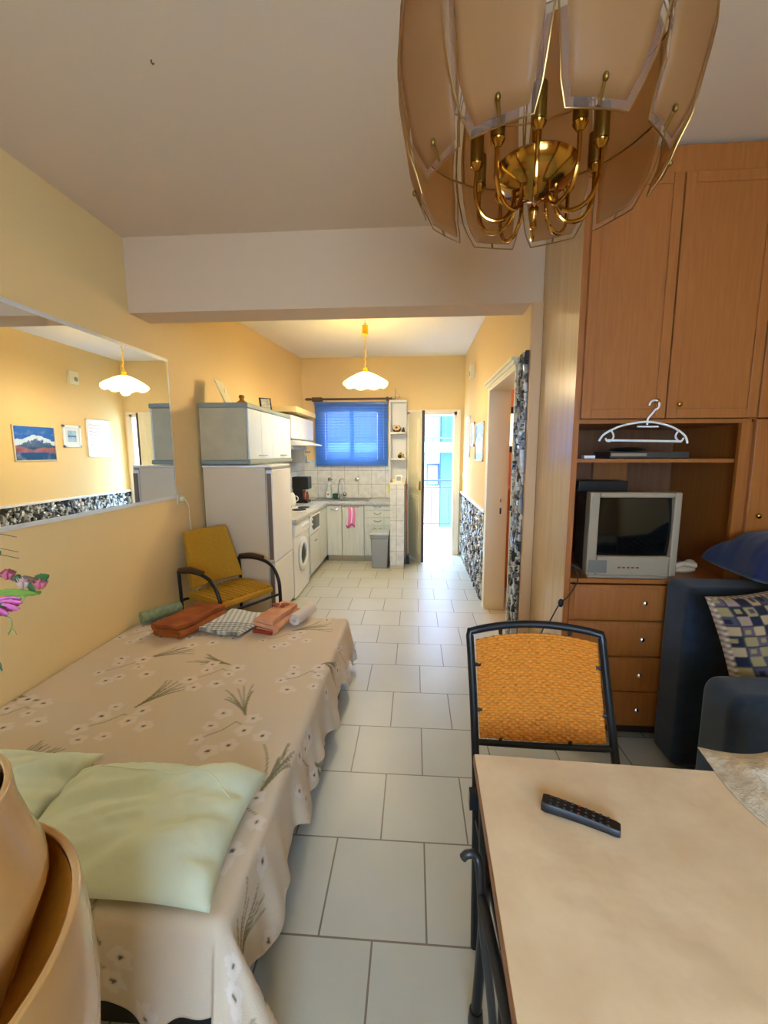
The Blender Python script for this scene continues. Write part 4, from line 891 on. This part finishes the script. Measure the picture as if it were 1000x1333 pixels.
def paint_line(pts, w, c):
    for (x0, y0), (x1, y1) in zip(pts[:-1], pts[1:]):
        i0 = max(0, int((min(x0, x1) - .02 - S0) / (S1 - S0) * NS)); i1 = int((max(x0, x1) + .02 - S0) / (S1 - S0) * NS) + 1
        j0 = max(0, int((min(y0, y1) - .02 - T0) / (T1 - T0) * NT)); j1 = int((max(y0, y1) + .02 - T0) / (T1 - T0) * NT) + 1
        X, Y = SS[j0:j1, i0:i1], TT[j0:j1, i0:i1]; vx, vy = x1 - x0, y1 - y0; L2 = vx * vx + vy * vy + 1e-9
        t = np.clip(((X - x0) * vx + (Y - y0) * vy) / L2, 0, 1); d = np.hypot(X - x0 - t * vx, Y - y0 - t * vy)
        k = np.clip(1.4 - d / w, 0, 1)[..., None]; img[j0:j1, i0:i1] = img[j0:j1, i0:i1] * (1 - k * .75) + L3(c) * k * .75
def paint_wisp(x, y, a, n=11, l=.26):
    for k in range(n):
        da = rs.uniform(-.42, .42); ll = l * rs.uniform(.6, 1); c = rs.uniform(-.7, .7); pts = [(x, y)]; aa = a + da * .3
        for q in range(9):
            aa += (da * .9 + c * .5) / 9; pts.append((pts[-1][0] + ll / 9 * math.cos(aa), pts[-1][1] + ll / 9 * math.sin(aa)))
        paint_line(pts, .0035, (124, 116, 84))
for iy in range(6):
    for ix in range(4):
        cx = S0 + .12 + ix * .47 + (.22 if iy % 2 else 0) + rs.uniform(-.03, .03); cy = T0 + .12 + iy * .44 + rs.uniform(-.03, .03)
        paint_wisp(cx + .02, cy + .05, rs.choice([1.2, 2.2, .5, 2.9]) + rs.uniform(-.2, .2))
        for q in range(8):
            a = q * 2.4 + rs.uniform(0, .5); rr = .055 + .034 * math.sqrt(q) * 1.2
            fx, fy = cx + rr * math.cos(a), cy - .06 + rr * math.sin(a) * .8
            if q % 4 == 0: paint_line([(cx, cy), ((cx + fx) / 2 + .02, (cy + fy) / 2), (fx, fy)], .003, (136, 116, 88))
            paint_flower(fx, fy, rs.uniform(.030, .046), rs.uniform(0, 6))
cols = np.concatenate([img, np.ones(SS.shape + (1,))], -1).reshape(-1, 4)
b = MB()
def stretch(s, t):
    if s > XE: s = XE + (s - XE) * (1 + .10 * math.sin(t * 13) + .06 * math.sin(t * 31))
    if t < YN: t = YN - (YN - t) * (1 + .07 * math.sin(s * 17) + .05 * math.sin(s * 37))
    return cloth_pos(s, t)
b.v = [stretch(float(s), float(t)) for t in tt for s in ss]
b.f = [(j * NS + i, j * NS + i + 1, (j + 1) * NS + i + 1, (j + 1) * NS + i) for j in range(NT - 1) for i in range(NS - 1)]
tag(b.build('bedspread', vcol_mat('bedspread_cloth', .85, .25, 350), colors=cols, solid=.003, sharp=180), 'beige floral bedspread draped over the low bed', 'bedspread')

def pillow(name, label, cx, cy, w, h, T, rz, zb, seed, parts=True, m=None, tiltx=0, cat='pillow', cols_fn=None, nu=56, nv=44, group=None, wr=1.0):
    rs_ = np.random.RandomState(seed); ph = rs_.uniform(0, 6, 8); R = Matrix.Rotation(rz, 3, 'Z') @ Matrix.Rotation(tiltx, 3, 'X')
    def pos(u, v, top):
        U, V = 2 * u - 1, 2 * v - 1
        x = w / 2 * U * (.925 + .075 * V * V); y = h / 2 * V * (.90 + .10 * U * U)
        t = ((1 - U ** 4) * (1 - V ** 4)) ** .55
        q1 = U * .8 + V * .6; q2 = V * .8 - U * .6
        wk = wr * (.034 * noise.noise(Vector((q1 * .9 + seed, q2 * 2.6, .3))) + .016 * noise.noise(Vector((q1 * 1.8, q2 * 6 + seed, 1.3))) + .004 * noise.noise(Vector((U * 9, V * 9, seed)))) * min(1, t * 2.2)
        z = (T * .74 * t + wk) if top else -T * .26 * t
        z += T * .26; p = R @ Vector((x, y, z)); return (cx + p.x, cy + p.y, zb + p.z)
    b = MB(); b.grid(lambda u, v: pos(u, v, True), nu, nv)
    n = len(b.v); k0 = n; b.grid(lambda u, v: pos(u, v, False), nu, nv)
    b.f = b.f[:(nu - 1) * (nv - 1)] + [f[::-1] for f in b.f[(nu - 1) * (nv - 1):]]
    o = b.build(name, m or M['mint'], sharp=180, colors=cols_fn(nu, nv) if cols_fn else None)
    md = o.modifiers.new('weld', 'WELD'); md.merge_threshold = .0008
    tag(o, label, cat, group)
    return o, pos
o, pos = pillow('pillow', 'large pale green pillow at the near end of the bed', -0.805, 1.070, .64, .45, .13, math.radians(1.5), ZB + .004, 4)
MB().tube([tuple(Vector(pos(.02 + i * .048, .78 - .22 * max(0, (i - 14) / 6) ** 2, True)) + Vector((0, 0, .001))) for i in range(20)], .0022, 5).build('flap_seam', M['mint'], o)
o, pos = pillow('pillow', 'pale green pillow behind the vase, tucked beside the larger pillow', -1.42, 1.15, .62, .40, .10, math.radians(4), ZB + .004, 9)

def ribbon(name, label, path, th, y0, y1, m, rz, loc, seed, cat='towel', group=None, colors=None, ny=10, wob=.004):
    rs_ = np.random.RandomState(seed); ph = rs_.uniform(0, 6, 6); P = [Vector((p[0], p[1])) for p in path]; n = len(P); b = MB(); L, Rr = [], []
    for i, p in enumerate(P):
        t = (P[min(i + 1, n - 1)] - P[max(i - 1, 0)]).normalized(); nr = Vector((-t.y, t.x)); L.append(p + nr * th / 2); Rr.append(p - nr * th / 2)
    loop = L + Rr[::-1]; m_ = len(loop)
    for j in range(ny):
        y = y0 + (y1 - y0) * j / (ny - 1)
        for i, q in enumerate(loop):
            b.v.append((q.x + wob * math.sin(y * 20 + ph[0] + i * .2), y + wob * math.sin(q.x * 30 + ph[1]), max(.001, q.y + wob * .6 * math.sin(y * 17 + q.x * 22 + ph[2]) * min(1, q.y / .03))))
    for j in range(ny - 1):
        for i in range(m_): b.f.append((j * m_ + i, j * m_ + (i + 1) % m_, (j + 1) * m_ + (i + 1) % m_, (j + 1) * m_ + i))
    for j in (0, ny - 1):
        for i in range(n - 1):
            f = (j * m_ + i, j * m_ + i + 1, j * m_ + m_ - 2 - i, j * m_ + m_ - 1 - i); b.f.append(f if j else f[::-1])
    b.rot(rz); b.v = [(v[0] + loc[0], v[1] + loc[1], v[2] + loc[2]) for v in b.v]
    o = b.build(name, m, sharp=60, colors=colors(b, m_, ny) if colors else None); return tag(o, label, cat, group)
def fold_path(w, th, layers):
    pts = []; g = th * 1.15
    for k in range(layers):
        z = th / 2 + k * g; xs = np.linspace(-w / 2, w / 2, 10) if k % 2 == 0 else np.linspace(w / 2, -w / 2, 10)
        pts += [(x, z) for x in xs]
        if k < layers - 1:
            sx = xs[-1]; sg = 1 if k % 2 == 0 else -1
            pts += [(sx + sg * g / 2 * math.sin(a), z + g / 2 * (1 - math.cos(a))) for a in (PI * .25, PI * .5, PI * .75)]
    return pts
def roll_path(r, th):
    pts = []; turns = r / th
    for k in range(int(turns * 14)):
        a = k * 2 * PI / 14; rr = th * .6 + th * 1.02 * a / (2 * PI)
        if rr > r: break
        pts.append((rr * math.cos(a), r + rr * math.sin(a) * .9))
    return pts
G = 'folded towels at the foot of the bed'
ZT = ZB + .006
ribbon('rolled_towel', 'green rolled towel at the wall side of the bed', roll_path(.045, .013), .011, -.13, .13, mat('sage_towel', (150, 164, 124), .95, var=.3, vscale=40, bump=.4, bscale=200), math.radians(-32), (-1.71, 2.70, ZT), 1, group=G)
ribbon('folded_towel', 'thick folded orange-brown towel on the bed', fold_path(.20, .024, 3), .022, -.20, .20, mat('rust_towel', (168, 92, 34), .95, c2=(140, 66, 24), vscale=9, bump=.4, bscale=200), math.radians(-16), (-1.45, 2.60, ZT), 2, group=G, wob=.007)
def stripe(b, m_, ny):
    c = []
    for v in b.v:
        k = ((v[0] * math.cos(.2) + v[1] * math.sin(.2)) / .034) % 1; k2 = (v[1] / .028) % 1
        base = np.array(lin((222, 222, 214))); 
        if k < .45: base = base * .5 + np.array(lin((120, 130, 140))) * .5
        if v[1] < 2.60 and k2 < .45: base = base * .35 + np.array(lin((74, 66, 66))) * .65
        c.append(base)
    return c
ribbon('folded_cloth', 'grey and white striped folded cloth on the bed', [(x, .010) for x in np.linspace(-.16, .14, 60)] + [(.153, .0165), (.14, .023)] + [(x, .023) for x in np.linspace(.13, -.15, 56)], .0115, -.17, .17, vcol_mat('striped_cloth', .95, .3), math.radians(-14), (-1.165, 2.63, ZT), 3, group=G, colors=stripe, ny=60)
pe = ribbon('folded_towel', 'peach towel with butterfly print and red underside on the bed', fold_path(.125, .026, 3), .024, -.16, .17, mat('peach_towel', (226, 168, 128), .95, c2=(210, 140, 100), vscale=10, bump=.4, bscale=200), math.radians(-12), (-.893, 2.67, ZT), 4, group=G, wob=.006)
b = MB()
for (dx, dy, rx, ry) in ((-.035, .03, .030, .022), (.028, .035, .032, .024), (-.02, -.01, .018, .016), (.018, -.005, .02, .016)): b.blob((-.90 + dx, 2.74 + dy, ZT + .094), (rx, ry, .0035), 6)
b.build('printed_wing', mat('print_red', (160, 80, 60), .9), pe)
ribbon('red_cloth', 'dark red folded cloth under the peach towel', [(x, .010) for x in np.linspace(-.062, .062, 12)], .018, -.005, .02, mat('red_towel', (160, 50, 30), .95), math.radians(-12), (-.938, 2.495, ZT), 6, cat='cloth')
ribbon('rolled_towel', 'white rolled towel at the aisle side of the bed', roll_path(.042, .014), .012, -.12, .12, mat('white_towel', (226, 212, 196), .95, bump=.5, bscale=160), math.radians(-16), (-.74, 2.74, ZT), 5, group=G)

# ================================================================ MUSTARD ARMCHAIR
ac = thing('armchair', 'mustard upholstered armchair with dark curved arms beside the refrigerator', 'chair', (-1.46, 3.20, 0))
fa = math.atan2(-.5, .87); RA = Matrix.Rotation(fa, 3, 'Z')
def AC(x, y, z): v = RA @ Vector((x, y, 0)); return (-1.46 + v.x, 3.20 + v.y, z)
def boxA(b, x0, x1, y0, y1, z0, z1, dx=0):
    return b.add([AC(x0, y0, z0), AC(x1, y0, z0), AC(x1, y1, z0), AC(x0, y1, z0), AC(x0 + dx, y0, z1), AC(x1 + dx, y0, z1), AC(x1 + dx, y1, z1), AC(x0 + dx, y1, z1)], [(3, 2, 1, 0), (4, 5, 6, 7), (0, 1, 5, 4), (1, 2, 6, 5), (2, 3, 7, 6), (3, 0, 4, 7)])
b = MB(); boxA(b, -.18, .25, -.24, .24, .385, .43); b.build('seat_pan', M['yellow'], ac, bevel=.015, seg=3)
b = MB()
for i in range(13):
    y = -.225 + i * .0375; b.tube([AC(-.16, y, .432), AC(0, y, .436), AC(.235, y, .430)], .013, 8)
b.build('ribbed_seat', M['yellow'], ac)
def backf(u, v):
    y = (-.235 + .47 * u) * (1 - .20 * v) + .01 * v; z = .47 + .42 * v; x = -.16 - .145 * v + .03 * (2 * u - 1) ** 2; return AC(x, y, z)
MB().grid(backf, 14, 14).build('backrest', M['yellow'], ac, solid=.035, soff=0, bevel=.008, seg=3, sharp=60)
for sgn in (-1, 1):
    y = sgn * .275
    MB().tube(smooth_path([AC(-.22, y, .60), AC(-.05, y, .625), (AC(.10, y, .62)), AC(.20, y, .585), AC(.265, y, .50), AC(.285, y, .38), AC(.29, y, .02)], 6), .014, 10).build('arm', M['blackm'], ac)
    MB().tube(smooth_path([AC(-.20, y, .618), AC(-.05, y, .645), (AC(.09, y, .640))], 6), .019, 10).build('armrest_pad', M['brownarm'], ac)
    MB().tube([AC(-.215, y, .60), AC(-.20, y, .30), AC(-.235, y, .02)], .013, 8).build('leg', M['blackm'], ac)
    MB().tube([AC(-.215, y, .58), AC(-.235, y * .88, .62)], .010, 8).build('back_bracket', M['blackm'], ac)
MB().tube([AC(-.2, -.275, .38), AC(-.2, .275, .38)], .011, 8).tube([AC(.27, -.275, .36), AC(.27, .275, .36)], .011, 8).build('seat_rail', M['blackm'], ac)

# ================================================================ DINING TABLE
tb = thing('dining_table', 'table with cream covering and brown edge in the right foreground', 'table', (.56, .55, 0))
TP = [(.128, .10), (.154, 1.004), (.98, .972), (.96, .07)]
MB().prism(TP[::-1], .722, .746).build('table_top', M['tedge'], tb, bevel=.003)
MB().prism([(.131, .103), (.157, 1.000), (.977, .969), (.957, .073)][::-1], .746, .750).build('table_cover', M['table'], tb, label='cream table covering', bevel=.001)
MB().tube([(.17, .30, .708), (.17, .96, .708), (.93, .93, .708), (.93, .20, .708), (.17, .20, .708)], .014, 8).build('under_frame', M['blackm'], tb)
for (x, y) in ((.175, .955), (.92, .92), (.165, .24), (.92, .22)):
    MB().tube([(x, y, .71), (x + .012 * (1 if x < .5 else -1), y, .35), (x - .002, y, .03)], .0135, 10).build('leg', M['blackm'], tb)
    MB().lathe([(.019, 0), (.02, .012), (.017, .05)], (x - .002, y, 0), 14).build('rubber_foot', M['black'], tb)
B(.138, .158, .93, .95, .655, .70).build('clamp', M['blackm'], tb)
# chair frame whose arm and leg show under the left table edge
fc = thing('folding_chair', 'dark tubular chair arm and leg poking out beneath the left table edge', 'chair', (.35, .55, 0))
MB().tube(smooth_path([(.108, .80, .662), (.118, .80, .672), (.135, .80, .668), (.142, .79, .64), (.15, .77, .52), (.175, .76, .30), (.192, .76, .03)], 6), .009, 10).build('front_leg', mat('grey_tube', (66, 66, 66), .35, .6), fc)
MB().lathe([(.017, 0), (.019, .02), (.014, .05)], (.192, .76, 0), 14).build('rubber_foot', M['black'], fc)
MB().tube(smooth_path([(.145, .77, .60), (.16, .60, .58), (.17, .42, .56), (.175, .36, .40), (.18, .34, .03)], 6), .011, 10).build('side_rail', mat('grey_tube', (66, 66, 66), .35, .6), fc)
MB().tube(smooth_path([(.56, .77, .60), (.56, .60, .58), (.55, .42, .56), (.55, .36, .40), (.55, .34, .03)], 6), .011, 10).build('side_rail', mat('grey_tube', (66, 66, 66), .35, .6), fc)
B(.185, .55, .36, .75, .44, .47).build('seat', M['black'], fc, bevel=.01)
# remote control
rc = thing('remote_control', 'black remote control lying on the cream table', 'remote control', (.348, .825, .75))
a0 = math.radians(-24); RR = Matrix.Rotation(a0, 3, 'Z')
def RC(s, t, z): v = RR @ Vector((s * .87, t * .9 - .42 * s * s, 0)); return (.347 + v.x, .820 + v.y, z)
b = MB(); n = 16
for i in range(n + 1):
    s = -.085 + .17 * i / n; hw_ = .0195 - .003 * (i / n) ; zt = .772 - .006 * (i / n) ; e = 1 if 0 < i < n else .85
    b.v += [RC(s, -hw_ * e, .7515), RC(s, -hw_ * e * 1.02, zt - .008), RC(s, -hw_ * .8 * e, zt), RC(s, hw_ * .8 * e, zt), RC(s, hw_ * e * 1.02, zt - .008), RC(s, hw_ * e, .7515)]
b.f = [(i * 6 + k, i * 6 + (k + 1) % 6, (i + 1) * 6 + (k + 1) % 6, (i + 1) * 6 + k) for i in range(n) for k in range(6)] + [tuple(range(6))[::-1], tuple(n * 6 + k for k in range(6))]
b.build('case', M['black'], rc, bevel=.002)
for i in range(9):
    for k in range(3):
        s = -.065 + i * .0155; t = -.011 + k * .011; c = RC(s, t, .772 - .006 * (s + .085) / .17)
        MB().blob(c, (.0035, .0028, .0018), 5).build('button', mat('red_button', (120, 40, 36), .5) if (i == 4 and k != 1) else mat('grey_button', (52, 52, 54), .5), rc)
# crumpled cream cloth
rs2 = np.random.RandomState(3)
def lump(u, v):
    x = .715 + .30 * u + .04 * (1 - v) + .02 * math.sin(v * 7); y = .50 + .56 * v - .02 * math.sin(u * 5)
    e = min(1, min(u, 1 - u, v, 1 - v) * 5.5)
    h = .012 + .085 * math.exp(-((u - .62) / .36) ** 2 - ((v - .86) / .28) ** 2) + .014 * math.sin(13 * u + 5 * v) * math.sin(9 * v - 3 * u) + .006 * math.sin(31 * u - 12 * v)
    return (x, y, .7515 + max(0, h) * e)
tag(MB().grid(lump, 50, 80).build('crumpled_cloth', M['lace'], solid=.002, sharp=180, soff=1), 'crumpled cream lace cloth heaped on the far right table corner', 'cloth')

# ================================================================ WOVEN CHAIR
wv = thing('dining_chair', 'black-framed chair with orange woven back behind the table', 'chair', (.36, .98, 0))
def CH(x, z): return (x, 1.165 + (z - .64) * .18, z)      # leaning back plane
fp = smooth_path([CH(.186, .60), CH(.178, .80), CH(.168, .965)], 6)
tp_ = [CH(.168 + .378 * i / 14,   .976 + .018 * (1 - (2 * i / 14 - 1) ** 2)) for i in range(15)]
rp_ = smooth_path([CH(.546, .965), CH(.562, .80), CH(.583, .60)], 6)
def bow(p, k=.02): c = (p[0] - .36) / .2; return (p[0], p[1] + k * (1 - min(1, c * c)), p[2])
MB().tube([(.195, 1.14, .0), (.190, 1.15, .45)] + [tuple(p) for p in fp] + [bow(p) for p in tp_] + [tuple(p) for p in rp_] + [(.585, 1.15, .45), (.60, 1.14, 0)], .0115, 10).build('back_frame', M['blackm'], wv)
MB().tube([bow(CH(.184 + .392 * i / 14, .660 - .014 * (1 - (2 * i / 14 - 1) ** 2))) for i in range(15)], .0095, 10).build('lower_rail', M['blackm'], wv)
NU, NV = 211, 241
cols = []; b = MB()
for j in range(NV):
    for i in range(NU):
        u, v = i / (NU - 1), j / (NV - 1)
        xl, xr = .199 - .012 * v, .556 - .022 * v; x = xl + (xr - xl) * u
        zt_ = .950 + .018 * (1 - (2 * u - 1) ** 2); zb_ = .672 - .014 * (1 - (2 * u - 1) ** 2); z = zb_ + (zt_ - zb_) * v
        row = int(v * 40); col = u * 30; a = math.sin(PI * col + (PI if row % 2 else 0)); rowp = abs(math.sin(PI * v * 40))
        p = bow(CH(x, z)); b.v.append((p[0], p[1] - .0028 * a * rowp, p[2]))
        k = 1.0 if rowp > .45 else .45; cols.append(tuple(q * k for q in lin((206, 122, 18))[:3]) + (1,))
b.f = [(j * NU + i, j * NU + i + 1, (j + 1) * NU + i + 1, (j + 1) * NU + i) for j in range(NV - 1) for i in range(NU - 1)]
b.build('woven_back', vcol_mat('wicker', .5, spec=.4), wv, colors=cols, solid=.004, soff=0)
for (x, z, dx, dz) in ((.26, .985, 0, -.02), (.46, .985, 0, -.02), (.26, .65, 0, .018), (.46, .65, 0, .018), (.178, .88, .022, 0), (.184, .75, .02, 0), (.552, .88, -.022, 0), (.566, .75, -.02, 0)):
    MB().tube([bow(CH(x, z)), bow(CH(x + dx, z + dz))], .006, 6).build('fixing_tab', M['blackm'], wv)
B(.20, .57, .81, 1.14, .43, .455).build('seat', mat('wicker_seat', (196, 116, 22), .6, bump=.5, bscale=120), wv, bevel=.01)
for x in (.21, .55): MB().tube([(x, .83, .43), (x, .82, 0)], .0115, 10).build('leg', M['blackm'], wv)
MB().tube([(.195, 1.14, .43), (.20, .82, .43), (.56, .82, .43), (.59, 1.14, .43)], .010, 8).build('seat_frame', M['blackm'], wv)

# ================================================================ SOFA AND CUSHIONS
sf = thing('sofa', 'dark blue fabric sofa against the wardrobe and right wall', 'sofa', (1.6, 1.7, 0))
B(1.225, 2.10, 1.93, 2.125, .02, .90).build('tall_arm', M['navy'], sf, bevel=.035, seg=4)
b = MB(); b.prism([(1.03, .02), (1.03, .60)] + [(1.08 + .05 * math.cos(a), .66 + .06 * math.sin(a)) for a in [PI - i * PI / 2 / 6 for i in range(7)]] + [(2.09, .72), (2.09, .02)], 1.36, 1.52, 'y')
b.build('near_arm', M['navy'], sf, bevel=.03, seg=4)
B(1.31, 2.09, 1.525, 1.925, .08, .46).build('seat', M['navy'], sf, bevel=.04, seg=3)
B(1.92, 2.11, 1.53, 1.92, .465, .92).build('backrest', M['navy'], sf, bevel=.04, seg=3)
rs3 = np.random.RandomState(8); pal = [(168, 142, 104), (70, 66, 78), (30, 32, 44), (142, 126, 84), (92, 76, 84), (46, 48, 66), (150, 122, 112)]
def check(nu, nv):
    c = []
    K = 12
    pick = rs3.randint(0, 7, (K + 1, K + 1))
    for h in range(2):
        for j in range(nv):
            for i in range(nu):
                u, v = i / (nu - 1) * K, j / (nv - 1) * K; a, b_ = int(u) % K, int(v) % K; fu, fv = u % 1 - .5, v % 1 - .5
                dark = (a + b_) % 2; base = pal[[0, 3, 6, 0][pick[a, b_] % 4]] if not dark else pal[[1, 4, 2, 2][pick[a, b_] % 4]]
                if max(abs(fu), abs(fv)) < .24: base = pal[3] if (dark and pick[a, b_] % 2) else (pal[2] if dark else pal[[0, 1, 3][pick[a, b_] % 3]])
                if max(abs(fu), abs(fv)) > .45: base = (52, 50, 60)
                if min(i, nu - 1 - i, j, nv - 1 - j) < 2: base = (206, 176, 160) if (i + j) % 4 < 2 else (120, 110, 80)
                c.append(lin(base))
    return c
o, _ = pillow('patterned_cushion', 'cushion with beige, grey and black square pattern on the sofa', 0, 0, .46, .46, .14, 0, 0, 12, m=vcol_mat('woven_check', .95, .3), cat='cushion', cols_fn=check, nu=82, nv=82, wr=.4)
o.location = (0, 0, 0); off = Vector(o['_w'])
o.matrix_world = Matrix.Translation((1.405, 1.72, .745)) @ Matrix.Rotation(math.radians(6), 4, 'Z') @ Matrix.Rotation(math.radians(74), 4, 'X') @ Matrix.Rotation(math.radians(9), 4, 'Z')
o, _ = pillow('blue_cushion', 'plain deep blue cushion resting on top of the sofa arm', 1.71, 1.99, .60, .38, .21, math.radians(-3), .93, 15, m=M['navyb'], cat='cushion', wr=.5)

# ================================================================ VASE WITH FLOWERS
vs_ = thing('floor_vase', 'large glossy amber vase with flared inner cup in the left foreground', 'vase', (-.71, .41, 0))
MB().lathe_open([(.02, .004), (.19, .006), (.215, .03), (.235, .25), (.262, .50), (.274, .68), (.268, .80), (.262, .85)], (-.715, .385, 0), 72).build('outer_wall', M['amber'], vs_, solid=.012, soff=-1, sharp=70, bevel=.004)
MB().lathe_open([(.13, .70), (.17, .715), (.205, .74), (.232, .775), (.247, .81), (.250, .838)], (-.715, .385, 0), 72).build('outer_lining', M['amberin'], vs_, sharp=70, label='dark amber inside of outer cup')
MB().lathe_open([(.12, .55), (.15, .70), (.172, .76), (.192, .815), (.205, .850), (.204, .875), (.190, .92), (.178, .97), (.174, 1.018)], (-.735, .435, 0), 72).build('inner_cup', M['amber'], vs_, solid=.010, soff=-1, sharp=70, bevel=.003)
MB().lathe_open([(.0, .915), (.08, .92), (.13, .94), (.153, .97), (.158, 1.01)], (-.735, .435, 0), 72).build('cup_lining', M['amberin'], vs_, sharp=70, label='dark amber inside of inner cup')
fl = thing('artificial_flowers', 'artificial pink rose sprigs reaching in at the left edge', 'flowers', (-.73, .45, .62))
FY = .60
def F(x, z, y=FY): return (x, y, z)
MB().tube(smooth_path([(-.735, .435, .62), (-.76, .46, 1.05), (-.76, .54, 1.25), F(-.70, 1.30), F(-.636, 1.313), F(-.61, 1.306), F(-.595, 1.312), F(-.575, 1.308)], 6), .0022, 6).build('stem', M['stem'], fl)
MB().tube(smooth_path([(-.74, .44, .62), (-.78, .46, 1.0), (-.78, .55, 1.18), F(-.72, 1.26), F(-.655, 1.284), F(-.60, 1.287), F(-.572, 1.288)], 6), .0024, 6).build('stem', M['leaf2'], fl)
MB().tube(smooth_path([(-.73, .45, .62), (-.75, .47, .95), (-.745, .56, 1.10), F(-.70, 1.22), F(-.66, 1.248)], 6), .0022, 6).build('stem', M['leaf2'], fl)
def leaf(p, d, l, w, m, name='leaf', droop=.2):
    p = Vector(p); d = Vector(d).normalized(); sd = d.cross(Vector((0, 1, .2))).normalized(); up = sd.cross(d)
    def f(u, v):
        t = u; ww = w * math.sin(PI * min(1, t * .96 + .02)) ** .8 * (1 + .12 * math.sin(t * 40)); q = p + d * (l * t) + sd * ((2 * v - 1) * ww) + up * (.18 * w * (2 * v - 1) ** 2 - droop * l * t * t * .3)
        return tuple(q)
    MB().grid(f, 20, 7).build(name, m, fl, solid=.0006)
MB().tube(smooth_path([(-.74, .45, .95), (-.76, .54, 1.12), F(-.70, 1.195), F(-.682, 1.201)], 5), .0015, 5).build('stem', M['leaf2'], fl)
MB().tube(smooth_path([(-.75, .46, .95), (-.77, .52, 1.2), F(-.70, 1.33), F(-.645, 1.346)], 5), .0013, 5).build('stem', M['stem'], fl)
leaf(F(-.585, 1.303), (.9, 0, .38), .034, .0075, M['leaf']); leaf(F(-.597, 1.300), (.8, -.1, -.35), .022, .007, M['leaf'])
leaf(F(-.66, 1.285), (1, 0, .03), .092, .0068, M['leaf2']); leaf(F(-.605, 1.288), (.3, 0, -1), .014, .004, M['leaf2'])
leaf(F(-.66, 1.263), (1, 0, .0), .032, .007, M['leaf']); leaf(F(-.68, 1.200), (.62, 0, -.85), .052, .0075, M['leaf']); leaf(F(-.645, 1.346), (.6, 0, .2), .018, .006, M['leaf'])
def rose(c, r, m, n=9):
    b = MB()
    for k in range(n):
        a = k * 2.4; t = k / n; rr = r * (.25 + .75 * t)
        def f(u, v, a=a, rr=rr, t=t):
            th = a + (u - .5) * 2.3; R_ = rr * (.35 + .65 * v ** .7); return (c[0] + R_ * math.cos(th), c[1] + R_ * math.sin(th) * .9, c[2] - r * .5 + r * (1.3 - .5 * t) * v + r * .06 * math.sin(th * 5))
        b.grid(f, 7, 5)
    b.build('rose', m, fl, solid=.0005)
rose(F(-.622, 1.314), .0125, M['pink']); rose(F(-.598, 1.301), .014, M['pinkp']); rose(F(-.571, 1.300), .0125, M['pink'])
MB().blob(F(-.606, 1.310), (.005, .005, .006), 6).build('bud', M['leaf'], fl)
for k in range(5): leaf(F(-.668 + .002 * k, 1.254 + .003 * k), (1, .2 * (k - 2), .06 + .05 * (k - 2)), .058 - .006 * abs(k - 2), .008, M['magenta'], 'petal')
MB().tube([F(-.63, 1.262), F(-.61, 1.266)], .0008, 5).build('stamen', M['stem'], fl)
MB().tube(smooth_path([F(-.640, 1.250), F(-.628, 1.245), F(-.626, 1.232), F(-.634, 1.218)], 4), .0011, 5).tube([F(-.626, 1.228), F(-.620, 1.218)], .0009, 5).build('tendril', M['leaf2'], fl)
for z in (1.378, 1.355, 1.345): MB().tube(smooth_path([(-.76, .50, 1.20), F(-.72, z - .02), F(-.65, z + .001), F(-.60, z - .004)], 4), .0005, 4).build('grass_blade', M['stem'], fl)

for o in bpy.data.objects:
    if '_w' in o: del o['_w']
